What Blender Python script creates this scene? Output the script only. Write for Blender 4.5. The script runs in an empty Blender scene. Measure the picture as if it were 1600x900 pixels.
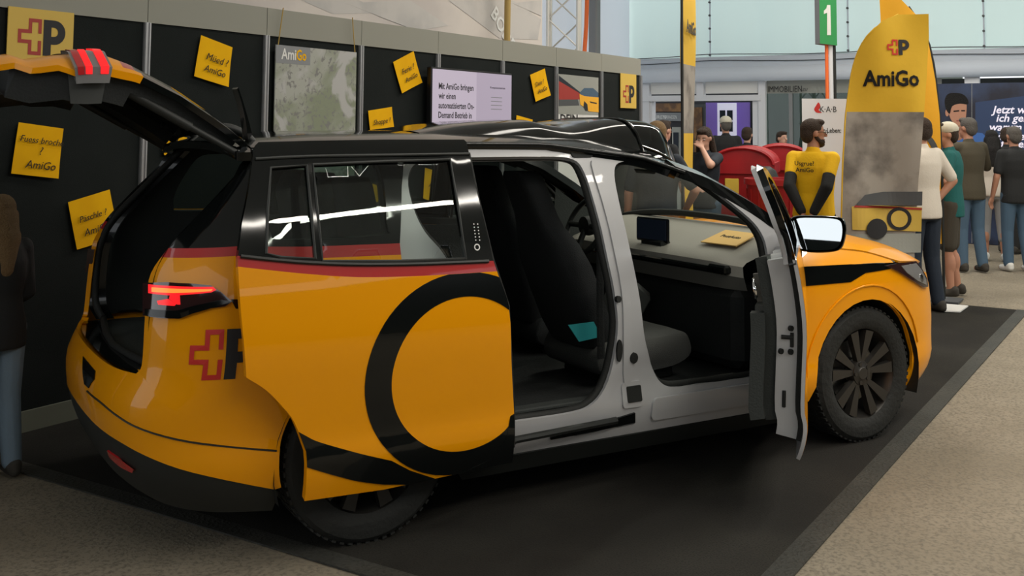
import bpy, bmesh, math, random
import numpy as np
from mathutils import Vector, Matrix
from mathutils.geometry import delaunay_2d_cdt
random.seed(7)
scene = bpy.context.scene
COL = scene.collection
# ------------------------------------------------------------------ camera
FPX, PPY, PITCH, ROLL, CAMH = 1659.2, 76.03, 0.0754, 0.0075, 1.6343      # focal length and principal row in pixels of 1600x900
WYAW, CYAW = 1.0062, 0.5325                                               # booth wall and van headings seen from the camera
WALLY, MATY, MATX = 5.305, 1.3256, 3.1662                                 # booth wall, carpet edges (booth frame, camera over the origin)
def rz(a):
    c, s = math.cos(a), math.sin(a)
    return np.array([[c, -s, 0], [s, c, 0], [0, 0, 1.]])
_B = rz(-WYAW)
_fw = np.array([0, math.cos(PITCH), math.sin(PITCH)]); _up = np.array([0, -math.sin(PITCH), math.cos(PITCH)]); _rt = np.array([1., 0, 0])
_c, _s = math.cos(ROLL), math.sin(ROLL)
_rt, _up = _c * _rt + _s * _up, -_s * _rt + _c * _up
FW, UP, RT = _B @ _fw, _B @ _up, _B @ _rt
CAM = np.array([0, 0, CAMH])
def ray(x, y): return FW + RT * (x - 800) / FPX + UP * (PPY - y) / FPX
def proj(P):
    d = np.asarray(P, float) - CAM; z = d @ FW
    return np.array([800 + FPX * (d @ RT) / z, PPY - FPX * (d @ UP) / z])
def wp(x, y, axis, val):                      # pixel -> point on a plane of the booth frame
    d = ray(x, y); return CAM + d * (val - CAM[axis]) / d[axis]
def dist(x, y, d): return CAM + ray(x, y) * d  # pixel -> point at a depth
CY = CYAW - WYAW
RC = rz(CY)
CO = _B @ np.array([-0.5456, 4.3092, 0]) - RC @ np.array([0, -0.91, 0])
def c2w(P): return RC @ np.asarray(P, float) + CO
_camc = RC.T @ (CAM - CO)
def cp(x, y, axis, val):                      # pixel -> point on a plane of the van's own frame
    d = RC.T @ ray(x, y); return _camc + d * (val - _camc[axis]) / d[axis]
cam = bpy.data.cameras.new('camera'); camo = bpy.data.objects.new('camera', cam); COL.objects.link(camo)
cam.sensor_width = 36; cam.lens = FPX / 1600 * 36; cam.shift_y = -(450 - PPY) / 1600
cam.clip_start = .05; cam.clip_end = 300
camo.matrix_world = Matrix(((RT[0], UP[0], -FW[0], 0), (RT[1], UP[1], -FW[1], 0), (RT[2], UP[2], -FW[2], CAMH), (0, 0, 0, 1)))
scene.camera = camo
# ------------------------------------------------------------------ light: daylight through the tent, added fill lamps overhead
w = bpy.data.worlds.new('World'); scene.world = w; w.use_nodes = True
w.node_tree.nodes['Background'].inputs[0].default_value = (.93, .97, 1, 1)
w.node_tree.nodes['Background'].inputs[1].default_value = 1.5
scene.view_settings.view_transform = 'Standard'; scene.view_settings.look = 'None'
scene.view_settings.exposure = 0; scene.view_settings.gamma = 1; scene.view_settings.use_curve_mapping = False
def area(name, loc, rot, sx, sy, power, col=(1, 1, 1)):
    l = bpy.data.lights.new(name, 'AREA'); l.shape = 'RECTANGLE'; l.size = sx; l.size_y = sy; l.energy = power; l.color = col
    o = bpy.data.objects.new(name, l); COL.objects.link(o); o.location = loc; o.rotation_euler = rot
    return o
for x_, y_, p_ in ((6.8, -.9, 195), (12, -2, 270), (12.5, 3.2, 240), (2.6, -3.2, 290), (7.5, 3.2, 60)):
    area('fill_lamp', (x_, y_, 5.1), (0, 0, 0), 7, .3, p_, (1, .94, .84))  # unseen lamps added to brighten the floor, bonnet and van side
# ------------------------------------------------------------------ materials
M = {}
def mat(name, col, rough=.5, metal=0, coat=0, spec=.5, bump=None, noise=None, emit=None, estr=0, trans=0):
    m = bpy.data.materials.new(name); m.use_nodes = True; nt = m.node_tree; b = nt.nodes['Principled BSDF']
    b.inputs['Base Color'].default_value = (*col, 1); b.inputs['Roughness'].default_value = rough; b.inputs['Metallic'].default_value = metal
    b.inputs['Coat Weight'].default_value = coat; b.inputs['Coat Roughness'].default_value = .03; b.inputs['Specular IOR Level'].default_value = spec
    if emit: b.inputs['Emission Color'].default_value = (*emit, 1); b.inputs['Emission Strength'].default_value = estr
    if noise or bump:
        tc = nt.nodes.new('ShaderNodeTexCoord')
    if noise:                                  # (scale, second colour, low, high)
        n = nt.nodes.new('ShaderNodeTexNoise'); n.inputs['Scale'].default_value = noise[0]; n.inputs['Detail'].default_value = 6
        nt.links.new(tc.outputs['Object'], n.inputs['Vector'])
        r = nt.nodes.new('ShaderNodeMapRange'); r.inputs[1].default_value = noise[2]; r.inputs[2].default_value = noise[3]
        x = nt.nodes.new('ShaderNodeMix'); x.data_type = 'RGBA'; x.inputs[6].default_value = (*col, 1); x.inputs[7].default_value = (*noise[1], 1)
        nt.links.new(n.outputs['Fac'], r.inputs[0]); nt.links.new(r.outputs[0], x.inputs[0]); nt.links.new(x.outputs[2], b.inputs['Base Color'])
    if bump:                                   # (scale, strength)
        n = nt.nodes.new('ShaderNodeTexNoise'); n.inputs['Scale'].default_value = bump[0]; n.inputs['Detail'].default_value = 4
        nt.links.new(tc.outputs['Object'], n.inputs['Vector'])
        u = nt.nodes.new('ShaderNodeBump'); u.inputs['Strength'].default_value = bump[1]; u.inputs['Distance'].default_value = .02
        nt.links.new(n.outputs['Fac'], u.inputs['Height']); nt.links.new(u.outputs[0], b.inputs['Normal'])
    M[name] = m; return m
def glass(name, tint, refl=.05, rough=.0):
    m = bpy.data.materials.new(name); m.use_nodes = True; nt = m.node_tree; nt.nodes.clear()
    o = nt.nodes.new('ShaderNodeOutputMaterial'); t = nt.nodes.new('ShaderNodeBsdfTransparent'); g = nt.nodes.new('ShaderNodeBsdfGlossy')
    f = nt.nodes.new('ShaderNodeLayerWeight'); f.inputs[0].default_value = .5; p = nt.nodes.new('ShaderNodeMath'); p.operation = 'POWER'; p.inputs[1].default_value = 4.5; r = nt.nodes.new('ShaderNodeMapRange'); r.inputs[3].default_value = refl; r.inputs[4].default_value = .6; x = nt.nodes.new('ShaderNodeMixShader')
    t.inputs[0].default_value = (*tint, 1); g.inputs['Roughness'].default_value = rough
    nt.links.new(f.outputs['Facing'], p.inputs[0]); nt.links.new(p.outputs[0], r.inputs[0]); nt.links.new(r.outputs[0], x.inputs[0]); nt.links.new(t.outputs[0], x.inputs[1]); nt.links.new(g.outputs[0], x.inputs[2]); nt.links.new(x.outputs[0], o.inputs[0])
    M[name] = m; return m
def membrane(name, col, thru):                 # tent cloth: part of the daylight comes through it
    m = bpy.data.materials.new(name); m.use_nodes = True; nt = m.node_tree; nt.nodes.clear()
    o = nt.nodes.new('ShaderNodeOutputMaterial'); a = nt.nodes.new('ShaderNodeBsdfDiffuse'); t = nt.nodes.new('ShaderNodeBsdfTranslucent'); x = nt.nodes.new('ShaderNodeMixShader')
    tc = nt.nodes.new('ShaderNodeTexCoord'); n = nt.nodes.new('ShaderNodeTexNoise'); n.inputs['Scale'].default_value = 1.2; n.inputs['Detail'].default_value = 5
    u = nt.nodes.new('ShaderNodeBump'); u.inputs['Strength'].default_value = .25; u.inputs['Distance'].default_value = .1
    nt.links.new(tc.outputs['Object'], n.inputs['Vector']); nt.links.new(n.outputs['Fac'], u.inputs['Height']); nt.links.new(u.outputs[0], a.inputs['Normal'])
    a.inputs[0].default_value = (*col, 1); t.inputs[0].default_value = (*col, 1); x.inputs[0].default_value = thru
    nt.links.new(a.outputs[0], x.inputs[1]); nt.links.new(t.outputs[0], x.inputs[2]); nt.links.new(x.outputs[0], o.inputs[0]); M[name] = m; return m
def floor_mat(name, c1, c2, c3, sc, rough, grain):
    m = bpy.data.materials.new(name); m.use_nodes = True; nt = m.node_tree; b = nt.nodes['Principled BSDF']; tc = nt.nodes.new('ShaderNodeTexCoord')
    b.inputs['Roughness'].default_value = rough; b.inputs['Specular IOR Level'].default_value = .25
    def nz(s, d):
        n = nt.nodes.new('ShaderNodeTexNoise'); n.inputs['Scale'].default_value = s; n.inputs['Detail'].default_value = d; nt.links.new(tc.outputs['Object'], n.inputs['Vector']); return n
    def mix(a, bb, fac):
        x = nt.nodes.new('ShaderNodeMix'); x.data_type = 'RGBA'
        if isinstance(a, tuple): x.inputs[6].default_value = (*a, 1)
        else: nt.links.new(a, x.inputs[6])
        x.inputs[7].default_value = (*bb, 1); nt.links.new(fac, x.inputs[0]); return x.outputs[2]
    def ramp(o, lo, hi):
        r = nt.nodes.new('ShaderNodeMapRange'); r.inputs[1].default_value = lo; r.inputs[2].default_value = hi; nt.links.new(o, r.inputs[0]); return r.outputs[0]
    big = ramp(nz(sc, 5).outputs['Fac'], .4, .65); fine = ramp(nz(grain, 3).outputs['Fac'], .45, .7)
    c = mix(mix(c1, c2, big), c3, fine); nt.links.new(c, b.inputs['Base Color'])
    u = nt.nodes.new('ShaderNodeBump'); u.inputs['Strength'].default_value = .25; u.inputs['Distance'].default_value = .01
    nt.links.new(fine, u.inputs['Height']); nt.links.new(u.outputs[0], b.inputs['Normal']); M[name] = m
YEL = (.82, .315, .0)
mat('paint_yellow', YEL, .4, coat=.6, spec=.08)
mat('paint_red', (.42, .012, .012), .35, coat=.8, spec=.3)
mat('paint_black', (.004, .005, .005), .2, coat=.5, spec=.2)
mat('gloss_black', (.004, .005, .005), .08, coat=.0, spec=.45)
mat('plastic_black', (.010, .012, .011), .55)
mat('plastic_grey', (.035, .038, .036), .6)
mat('rubber', (.008, .009, .008), .75, bump=(60, .15))
mat('tyre', (.010, .011, .010), .8, bump=(40, .3))
mat('rim_dark', (.055, .052, .048), .35, metal=.6)
mat('disc_steel', (.25, .25, .24), .35, metal=1)
mat('primer_white', (.45, .45, .46), .3, coat=.4)
mat('chrome', (.8, .8, .82), .08, metal=1)
mat('mirror', (.62, .65, .66), .01, metal=1)
mat('trim_dark', (.008, .010, .010), .8, bump=(90, .2))
mat('trim_mid', (.03, .035, .033), .8, bump=(120, .2))
mat('seat_fabric', (.012, .014, .015), .9, bump=(200, .3))
mat('seat_grey', (.06, .062, .058), .9, bump=(200, .3))
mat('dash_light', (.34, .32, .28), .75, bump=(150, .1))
mat('dash_dark', (.12, .115, .10), .8)  # darker grey of the lower dash, door insert and sill plate
mat('screen_black', (.004, .005, .008), .1)
mat('screen_blue', (.006, .009, .018), .2, emit=(.02, .03, .05), estr=.08)
mat('lamp_red', (.5, .01, .01), .2, coat=1)
mat('lamp_red_lit', (.6, .01, .01), .2, emit=(1, .015, .02), estr=.75)
mat('lamp_orange_lit', (.6, .08, .02), .2, emit=(1, .16, .02), estr=1.8)
mat('lamp_clear', (.20, .20, .20), .1, coat=1)
mat('lamp_smoke', (.03, .012, .012), .08, coat=1)
mat('felt_black', (.009, .012, .0115), .95, spec=.2, bump=(300, .2), noise=(3, (.012, .015, .0145), .35, .7))
mat('alu', (.42, .42, .43), .35, metal=.55)
mat('header_grey', (.26, .26, .22), .7)
mat('base_grey', (.16, .17, .13), .8)
mat('note_yellow', (.85, .46, .004), .85, spec=.15, noise=(6, (.78, .40, .003), .4, .7))
mat('ink', (.02, .014, .006), .8)
mat('gold', (.62, .42, .07), .6)
mat('ink_black', (.012, .012, .014), .7)
mat('logo_red', (.36, .03, .02), .6)
mat('logo_red_bright', (.55, .02, .015), .5)
mat('white_print', (.72, .72, .70), .7)
mat('white_paint', (.70, .72, .76), .5)
mat('tv_black', (.008, .008, .009), .3)
mat('tv_screen', (.1, .1, .1), .3, emit=(.50, .42, .52), estr=.85)
mat('tv_screen_dark', (.1, .1, .1), .3, emit=(.40, .33, .43), estr=.85)
mat('print_grey', (.30, .31, .28), .7)
mat('string', (.42, .28, .07), .9)
mat('banner_cream', (.66, .60, .55), .85, noise=(.8, (.55, .50, .47), .45, .6))
mat('banner_print', (.56, .53, .50), .85, noise=(2.5, (.48, .46, .44), .45, .6))
mat('wood', (.42, .29, .09), .7)
mat('truss', (.62, .60, .55), .4, metal=.4)
mat('orange', (.9, .17, .03), .6)
mat('red_bin', (.40, .008, .012), .45, noise=(4, (.30, .006, .009), .4, .7))
mat('bin_label', (.75, .50, .06), .7)
mat('flag_yellow', (.66, .40, .02), .8, bump=(5, .35))
mat('flag_orange', (.86, .42, .02), .8, bump=(5, .3))
mat('flag_photo', (.32, .29, .25), .8, noise=(3.5, (.13, .115, .10), .46, .66))
mat('sign_green', (.02, .27, .07), .5)
mat('grey_mid', (.22, .23, .24), .6)
mat('grey_dark', (.07, .075, .08), .6)
mat('shop_dark', (.03, .03, .035), .8)
mat('shop_brown', (.12, .06, .03), .7, noise=(6, (.28, .14, .05), .4, .6))
mat('purple', (.16, .10, .36), .7, emit=(.16, .10, .36), estr=.25)
mat('white_lit', (.75, .72, .85), .6, emit=(.75, .72, .9), estr=.35)
mat('led_dark', (.012, .014, .028), .4, noise=(1.5, (.03, .05, .11), .45, .65))
mat('led_blue', (.02, .045, .12), .5)
mat('led_blue_light', (.04, .13, .40), .5)
mat('teal_patch', (.02, .30, .32), .6)
mat('envelope', (.80, .50, .16), .7)
for n_, c_ in dict(skin=(.45, .22, .14), skin_dark=(.32, .15, .09), skin_pale=(.55, .31, .22), hair_brown=(.035, .020, .012), hair_black=(.008, .007, .007), hair_blond=(.20, .12, .05),
                   hair_grey=(.10, .09, .08), cloth_yellow=(.86, .50, .002), cloth_black=(.010, .011, .012), cloth_white=(.62, .56, .48), cloth_teal=(.005, .10, .095), cloth_olive=(.06, .05, .03), denim_dark=(.012, .02, .035),
                   denim=(.06, .11, .17), denim_light=(.16, .22, .28), cloth_grey=(.30, .30, .30), cloth_khaki=(.05, .042, .03), shoe_white=(.65, .65, .62), shoe_dark=(.04, .035, .028), cloth_navy=(.012, .018, .028), cap_cream=(.55, .52, .42),
                   eye_white=(.6, .6, .58), lips=(.30, .09, .08)).items():
    mat(n_, c_, .85 if 'skin' not in n_ else .55, bump=(60, .12) if 'cloth' in n_ or 'denim' in n_ else (110, .9) if 'hair' in n_ else None)
glass('glass_clear', (.86, .92, .89)); glass('glass_tint', (.42, .50, .47)); glass('glass_dark', (.10, .12, .115)); glass('lamp_glass', (.85, .9, .9))
membrane('tent', (.66, .80, .76), .55); membrane('tent_roof', (.50, .50, .46), .12); membrane('tent_white', (.70, .74, .80), .4)
floor_mat('concrete', (.205, .175, .128), (.26, .225, .17), (.15, .13, .10), 1.3, .85, 60)
floor_mat('carpet', (.017, .0155, .013), (.028, .026, .021), (.010, .0095, .008), 1.7, .95, 130)
floor_mat('tape', (.045, .045, .04), (.06, .058, .05), (.035, .035, .03), 4, .6, 60)
# ------------------------------------------------------------------ mesh helpers
class MB:
    def __init__(s): s.v = []; s.f = []; s.mi = []; s.cur = 0
    def add(s, vs, fs):
        k = len(s.v); s.v += [tuple(map(float, p)) for p in vs]; s.f += [tuple(i + k for i in f) for f in fs]; s.mi += [s.cur] * len(fs); return s
    def box(s, c, d, rot=None):
        c = np.asarray(c, float); h = np.asarray(d, float) / 2; R = np.eye(3) if rot is None else rot
        p = [c + R @ (h * np.array(q)) for q in ((-1, -1, -1), (1, -1, -1), (1, 1, -1), (-1, 1, -1), (-1, -1, 1), (1, -1, 1), (1, 1, 1), (-1, 1, 1))]
        return s.add(p, [(0, 3, 2, 1), (4, 5, 6, 7), (0, 1, 5, 4), (1, 2, 6, 5), (2, 3, 7, 6), (3, 0, 4, 7)])
    def bbox(s, c, d, b=.01, rot=None):         # box with chamfered edges
        c = np.asarray(c, float); h = np.asarray(d, float) / 2; R = np.eye(3) if rot is None else rot
        b = min(b, *(h * .9)); vs = []; idx = {}
        for sx in (-1, 1):
            for sy in (-1, 1):
                for sz in (-1, 1):
                    for ax in range(3):
                        p = np.array([sx, sy, sz]) * h; 
                        for a in range(3):
                            if a != ax: p[a] -= np.sign(p[a]) * b
                        idx[sx, sy, sz, ax] = len(vs); vs.append(c + R @ p)
        fs = []
        for ax in range(3):
            o = [a for a in range(3) if a != ax]
            for sg in (-1, 1):
                q = []
                for u, v in ((-1, -1), (1, -1), (1, 1), (-1, 1)):
                    k = [0, 0, 0]; k[ax] = sg; k[o[0]] = u; k[o[1]] = v; q.append(idx[(*k, ax)])
                fs.append(q)
            for u in (-1, 1):
                for v in (-1, 1):
                    k0 = [0, 0, 0]; k0[o[0]] = u; k0[o[1]] = v; k1 = list(k0); k0[ax] = -1; k1[ax] = 1
                    fs.append([idx[(*k0, o[0])], idx[(*k1, o[0])], idx[(*k1, o[1])], idx[(*k0, o[1])]])
        for sx in (-1, 1):
            for sy in (-1, 1):
                for sz in (-1, 1): fs.append([idx[sx, sy, sz, a] for a in range(3)])
        return s.add(vs, fs)
    def tube(s, pts, r, n=8, closed=False, cap=True, flat=1.0):
        pts = [np.asarray(p, float) for p in pts]; m = len(pts); rs = r if hasattr(r, '__len__') else [r] * m; vs = []; prev = None
        for i, p in enumerate(pts):
            a = pts[(i - 1) % m] if (closed or i > 0) else p; b = pts[(i + 1) % m] if (closed or i < m - 1) else p
            t = b - a; t /= np.linalg.norm(t) + 1e-9
            if prev is None:
                u = np.cross(t, (0, 0, 1)); 
                if np.linalg.norm(u) < .1: u = np.cross(t, (0, 1, 0))
            else: u = prev - t * (prev @ t)
            u /= np.linalg.norm(u) + 1e-9; prev = u; v = np.cross(t, u)
            for k in range(n):
                an = 2 * math.pi * k / n; vs.append(p + rs[i] * (math.cos(an) * u + flat * math.sin(an) * v))
        fs = []
        for i in range(m if closed else m - 1):
            j = (i + 1) % m
            for k in range(n): l = (k + 1) % n; fs.append((i * n + k, i * n + l, j * n + l, j * n + k))
        if cap and not closed: fs += [tuple(range(n))[::-1], tuple((m - 1) * n + k for k in range(n))]
        return s.add(vs, fs)
    def lathe(s, prof, c=(0, 0, 0), ax='z', n=24):
        vs = []; fs = []; c = np.asarray(c, float)
        for r, h in prof:
            for k in range(n):
                a = 2 * math.pi * k / n; u, v = r * math.cos(a), r * math.sin(a)
                vs.append(c + np.array({'z': (u, v, h), 'y': (u, h, v), 'x': (h, u, v)}[ax]))
        for i in range(len(prof) - 1):
            for k in range(n): l = (k + 1) % n; fs.append((i * n + k, i * n + l, (i + 1) * n + l, (i + 1) * n + k))
        return s.add(vs, fs)
    def grid(s, fn, us, vs_, flip=False):
        P = [fn(u, v) for u in us for v in vs_]; n = len(vs_); fs = []
        for i in range(len(us) - 1):
            for j in range(n - 1):
                q = (i * n + j, (i + 1) * n + j, (i + 1) * n + j + 1, i * n + j + 1); fs.append(q[::-1] if flip else q)
        return s.add(P, fs)
    def prism(s, poly, fn, t0, t1):            # polygon (u,v) between depths t0,t1; fn(u,v,t)->point
        n = len(poly); vs = [fn(u, v, t0) for u, v in poly] + [fn(u, v, t1) for u, v in poly]
        tr = tri2(poly)
        fs = [tuple(t) for t in tr] + [tuple(i + n for i in t[::-1]) for t in tr] + [(i, (i + 1) % n, (i + 1) % n + n, i + n) for i in range(n)]
        return s.add(vs, fs)
    def build(s, name, material, parent=None, smooth=None, **kw):
        me = bpy.data.meshes.new(name); me.from_pydata(s.v, [], s.f)
        for mm in (material if isinstance(material, (list, tuple)) else [material]): me.materials.append(M[mm])
        if any(s.mi): me.polygons.foreach_set('material_index', s.mi)
        bm = bmesh.new(); bm.from_mesh(me); bmesh.ops.remove_doubles(bm, verts=bm.verts, dist=1e-5)
        if not kw.get('keepn'): bmesh.ops.recalc_face_normals(bm, faces=bm.faces)
        bm.to_mesh(me); bm.free()
        o = bpy.data.objects.new(name, me); COL.objects.link(o)
        if parent: o.parent = parent
        if smooth is not None: shade(me, smooth)
        tag(o, kw.get('label'), kw.get('cat'), kw.get('group'), kw.get('kind'))
        return o
def shade(me, ang):
    me.polygons.foreach_set('use_smooth', [True] * len(me.polygons))
    bm = bmesh.new(); bm.from_mesh(me); a = math.radians(ang)
    for e in bm.edges: e.smooth = len(e.link_faces) == 2 and e.calc_face_angle(0) < a
    bm.to_mesh(me); bm.free()
def tag(o, label=None, cat=None, group=None, kind=None):
    for k, v in (('label', label), ('category', cat), ('group', group), ('kind', kind)):
        if v: o[k] = v
    return o
def empty(name, loc, rotz=0, label=None, cat=None, group=None, parent=None):
    o = bpy.data.objects.new(name, None); COL.objects.link(o); o.location = tuple(map(float, loc)); o.rotation_euler = (0, 0, rotz); o.empty_display_size = .2
    if parent: o.parent = parent
    return tag(o, label, cat, group)
def inpoly(pts, poly):
    x, y = pts[:, 0], pts[:, 1]; c = np.zeros(len(pts), bool); n = len(poly)
    for i in range(n):
        (x0, y0), (x1, y1) = poly[i], poly[i - 1]
        if y0 == y1: continue
        c ^= ((y0 > y) != (y1 > y)) & (x < (x1 - x0) * (y - y0) / (y1 - y0) + x0)
    return c
def densify(poly, step):
    out = []
    for i in range(len(poly)):
        a, b = np.array(poly[i], float), np.array(poly[(i + 1) % len(poly)], float); k = max(1, int(np.linalg.norm(b - a) / step))
        out += [tuple(a + (b - a) * j / k) for j in range(k)]
    return out
def tri(outline, holes=(), clip=(), step=.04, grid=True):
    """constrained triangulation of an outline with holes, optionally clipped by other outlines"""
    loops = [densify(l, step) for l in [outline, *holes, *clip]]; V = []; E = []
    for l in loops:
        k = len(V); V += l; E += [(k + i, k + (i + 1) % len(l)) for i in range(len(l))]
    a = np.array(loops[0]); lo, hi = a.min(0), a.max(0)
    if grid:
        gx = np.arange(lo[0] + step * .37, hi[0], step); gy = np.arange(lo[1] + step * .37, hi[1], step)
        if len(gx) and len(gy):
            g = np.array([(x, y) for x in gx for y in gy]); g = g[inpoly(g, loops[0])]; E_ = np.array(V)
            if len(g): g = g[np.min(np.linalg.norm(g[:, None] - E_[None], axis=2), axis=1) > step * .45]
            V += [tuple(p) for p in g]
    r = delaunay_2d_cdt([Vector(p) for p in V], E, [], 0, 1e-6)
    vs = np.array([(p.x, p.y) for p in r[0]]); fs = np.array([f for f in r[2] if len(f) == 3]); c = vs[fs].mean(1)
    ok = inpoly(c, loops[0])
    for i in range(len(holes)): ok &= ~inpoly(c, loops[1 + i])
    for i in range(len(clip)): ok &= inpoly(c, loops[1 + len(holes) + i])
    fs = fs[ok]; p = vs[fs]; ar = (p[:, 1, 0] - p[:, 0, 0]) * (p[:, 2, 1] - p[:, 0, 1]) - (p[:, 2, 0] - p[:, 0, 0]) * (p[:, 1, 1] - p[:, 0, 1])
    fs[ar < 0] = fs[ar < 0][:, ::-1]
    u, inv = np.unique(fs, return_inverse=True); return vs[u], inv.reshape(-1, 3)
def tri2(poly):
    r = delaunay_2d_cdt([Vector(p) for p in poly], [(i, (i + 1) % len(poly)) for i in range(len(poly))], [], 0, 1e-7)
    vs = np.array([(p.x, p.y) for p in r[0]]); fs = [f for f in r[2]]; c = np.array([vs[list(f)].mean(0) for f in fs]); ok = inpoly(c, poly)
    return [tuple(r[3][i][0] if r[3][i] else i for i in f) for f, k in zip(fs, ok) if k]
def panel(name, material, fn, outline, holes=(), clip=(), thick=.02, parent=None, step=.04, off=-1, smooth=40, flip=False, **kw):
    vs, fs = tri(outline, holes, clip, step); P = [tuple(map(float, fn(u, v))) for u, v in vs]
    F = [tuple(f[::-1] if flip else f) for f in fs.tolist()]
    me = bpy.data.meshes.new(name); me.from_pydata(P, [], F); me.materials.append(M[material])
    o = bpy.data.objects.new(name, me); COL.objects.link(o)
    if parent: o.parent = parent
    me.polygons.foreach_set('use_smooth', [True] * len(me.polygons))
    if thick:
        s = o.modifiers.new('thickness', 'SOLIDIFY'); s.thickness = thick; s.offset = off; s.use_quality_normals = True
        e = o.modifiers.new('edges', 'EDGE_SPLIT'); e.split_angle = math.radians(smooth)
    return tag(o, kw.get('label'), kw.get('cat'), kw.get('group'), kw.get('kind'))
def cr(pts, n=6, closed=False):                # Catmull-Rom through points
    P = [np.array(p, float) for p in pts]; m = len(P); out = []
    for i in range(m if closed else m - 1):
        g = lambda k: P[k % m] if closed else P[min(max(k, 0), m - 1)]
        a, b, c, d = g(i - 1), g(i), g(i + 1), g(i + 2)
        for j in range(n):
            t = j / n; out.append(tuple(.5 * (2 * b + (c - a) * t + (2 * a - 5 * b + 4 * c - d) * t * t + (3 * b - a - 3 * c + d) * t ** 3)))
    if not closed: out.append(tuple(P[-1]))
    return out
def circ(cx, cy, r, n=48, a0=0, a1=2 * math.pi, ry=None):
    full = abs(a1 - a0 - 2 * math.pi) < 1e-6; k = n if full else n + 1
    return [(cx + r * math.cos(a0 + (a1 - a0) * i / n), cy + (ry or r) * math.sin(a0 + (a1 - a0) * i / n)) for i in range(k)]
def rrect(x0, y0, x1, y1, r, n=5):
    return [p for cx, cy, a in ((x1 - r, y0 + r, -.5), (x1 - r, y1 - r, 0), (x0 + r, y1 - r, .5), (x0 + r, y0 + r, 1)) for p in circ(cx, cy, r, n, a * math.pi, (a + .5) * math.pi)]
def itp(tab, x): return float(np.interp(x, [t[0] for t in tab], [t[1] for t in tab]))
class Frame:                                   # a flat surface in the place: origin, right, up, facing
    def __init__(s, o, r, u): s.o = np.asarray(o, float); s.r = np.asarray(r, float); s.r /= np.linalg.norm(s.r); s.u = np.asarray(u, float); s.u -= s.r * (s.u @ s.r); s.u /= np.linalg.norm(s.u); s.n = np.cross(s.r, s.u)
    def p(s, u, v, t=0): return s.o + s.r * u + s.u * v + s.n * t
    def px(s, x, y, loc=None):                 # pixel -> (u,v) on this surface
        d = ray(x, y); t = ((s.o - CAM) @ s.n) / (d @ s.n); q = CAM + d * t - s.o; return (float(q @ s.r), float(q @ s.u))
    def mat(s, u=0, v=0, t=0, rot=0):
        c, si = math.cos(rot), math.sin(rot); r = s.r * c + s.u * si; up = -s.r * si + s.u * c; o = s.p(u, v, t)
        return Matrix(((r[0], up[0], s.n[0], o[0]), (r[1], up[1], s.n[1], o[1]), (r[2], up[2], s.n[2], o[2]), (0, 0, 0, 1)))
def flat(name, fr, poly, material, t=.0, th=.004, parent=None, **kw):
    b = MB().prism(poly, fr.p, t, t + th)
    o = b.build(name, material, None, **kw)
    if parent: keep(o, parent)
    return o
def keep(o, parent):                           # parent while keeping the place in the world
    bpy.context.view_layer.update(); o.parent = parent; o.matrix_parent_inverse = parent.matrix_world.inverted(); return o
FONT = None
def text(name, fr, body, u, v, size, material, t=.004, rot=0, bold=0, shear=0, width=None, align='LEFT', parent=None, th=.0006, spacing=1.0):
    c = bpy.data.curves.new(name, 'FONT'); c.body = body; c.size = size; c.extrude = th; c.offset = bold * size; c.shear = shear; c.align_x = align; c.resolution_u = 2; c.space_character = spacing; c.space_line = 1.05
    tmp = bpy.data.objects.new(name, c); COL.objects.link(tmp); bpy.context.view_layer.update()
    me = bpy.data.meshes.new_from_object(tmp.evaluated_get(bpy.context.evaluated_depsgraph_get())); bpy.data.objects.remove(tmp); me.materials.clear(); me.materials.append(M[material]); me.name = name
    if width and len(me.vertices):
        xs = [p.co.x for p in me.vertices]; x0 = min(xs); k = width / (max(xs) - x0)
        for p in me.vertices: p.co.x = (p.co.x - x0) * k
    me.transform(fr.mat(u, v, t, rot)); o = bpy.data.objects.new(name, me); COL.objects.link(o)
    if parent: keep(o, parent)
    return o
def post_logo(fr, u, v, h, parent, red='logo_red', t=.004, fold=None, rot=0):
    """outlined cross followed by a heavy P; (u,v) lower left, h height"""
    a = h / 3.0; th = h * .10; k = h
    R = lambda q: (u + q[0] * math.cos(rot) - q[1] * math.sin(rot), v + q[0] * math.sin(rot) + q[1] * math.cos(rot))
    outer = [(0, .31), (.31, .31), (.31, 0), (.70, 0), (.70, .40), (.60, .40), (.60, .10), (.41, .10), (.41, .41), (.10, .41), (.10, .59), (.41, .59), (.41, .90), (.60, .90), (.60, .60), (.70, .60), (.70, 1), (.31, 1), (.31, .69), (0, .69)]
    P = [(.76, 0), (1.0, 0), (1.0, .32)] + [(1.10 + .34 * math.cos(q), .66 + .34 * math.sin(q)) for q in np.linspace(-math.pi / 2, math.pi / 2, 12)] + [(.76, 1)]
    hole = [(1.0, .54), (1.08, .54)] + [(1.08 + .13 * math.cos(q), .67 + .13 * math.sin(q)) for q in np.linspace(-math.pi / 2, math.pi / 2, 8)] + [(1.0, .80)]
    fo = fold or fr.p
    out = []
    for nm, pl, hl, m in (('cross_mark', outer, [], red), ('letter_mark', P, [hole], 'ink_black')):
        q = [R((x * h, y * h)) for x, y in pl]; hh = [[R((x * h, y * h)) for x, y in l] for l in hl]
        vs, fs = tri(q, hh, step=h * .25, grid=fold is not None); me = bpy.data.meshes.new(nm)
        me.from_pydata([tuple(map(float, fo(x, y, t))) for x, y in vs], [], fs.tolist()); me.materials.append(M[m]); o = bpy.data.objects.new(nm, me); COL.objects.link(o)
        if fold is None: keep(o, parent)
        else: o.parent = parent
        out.append(o)
    return out
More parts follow.
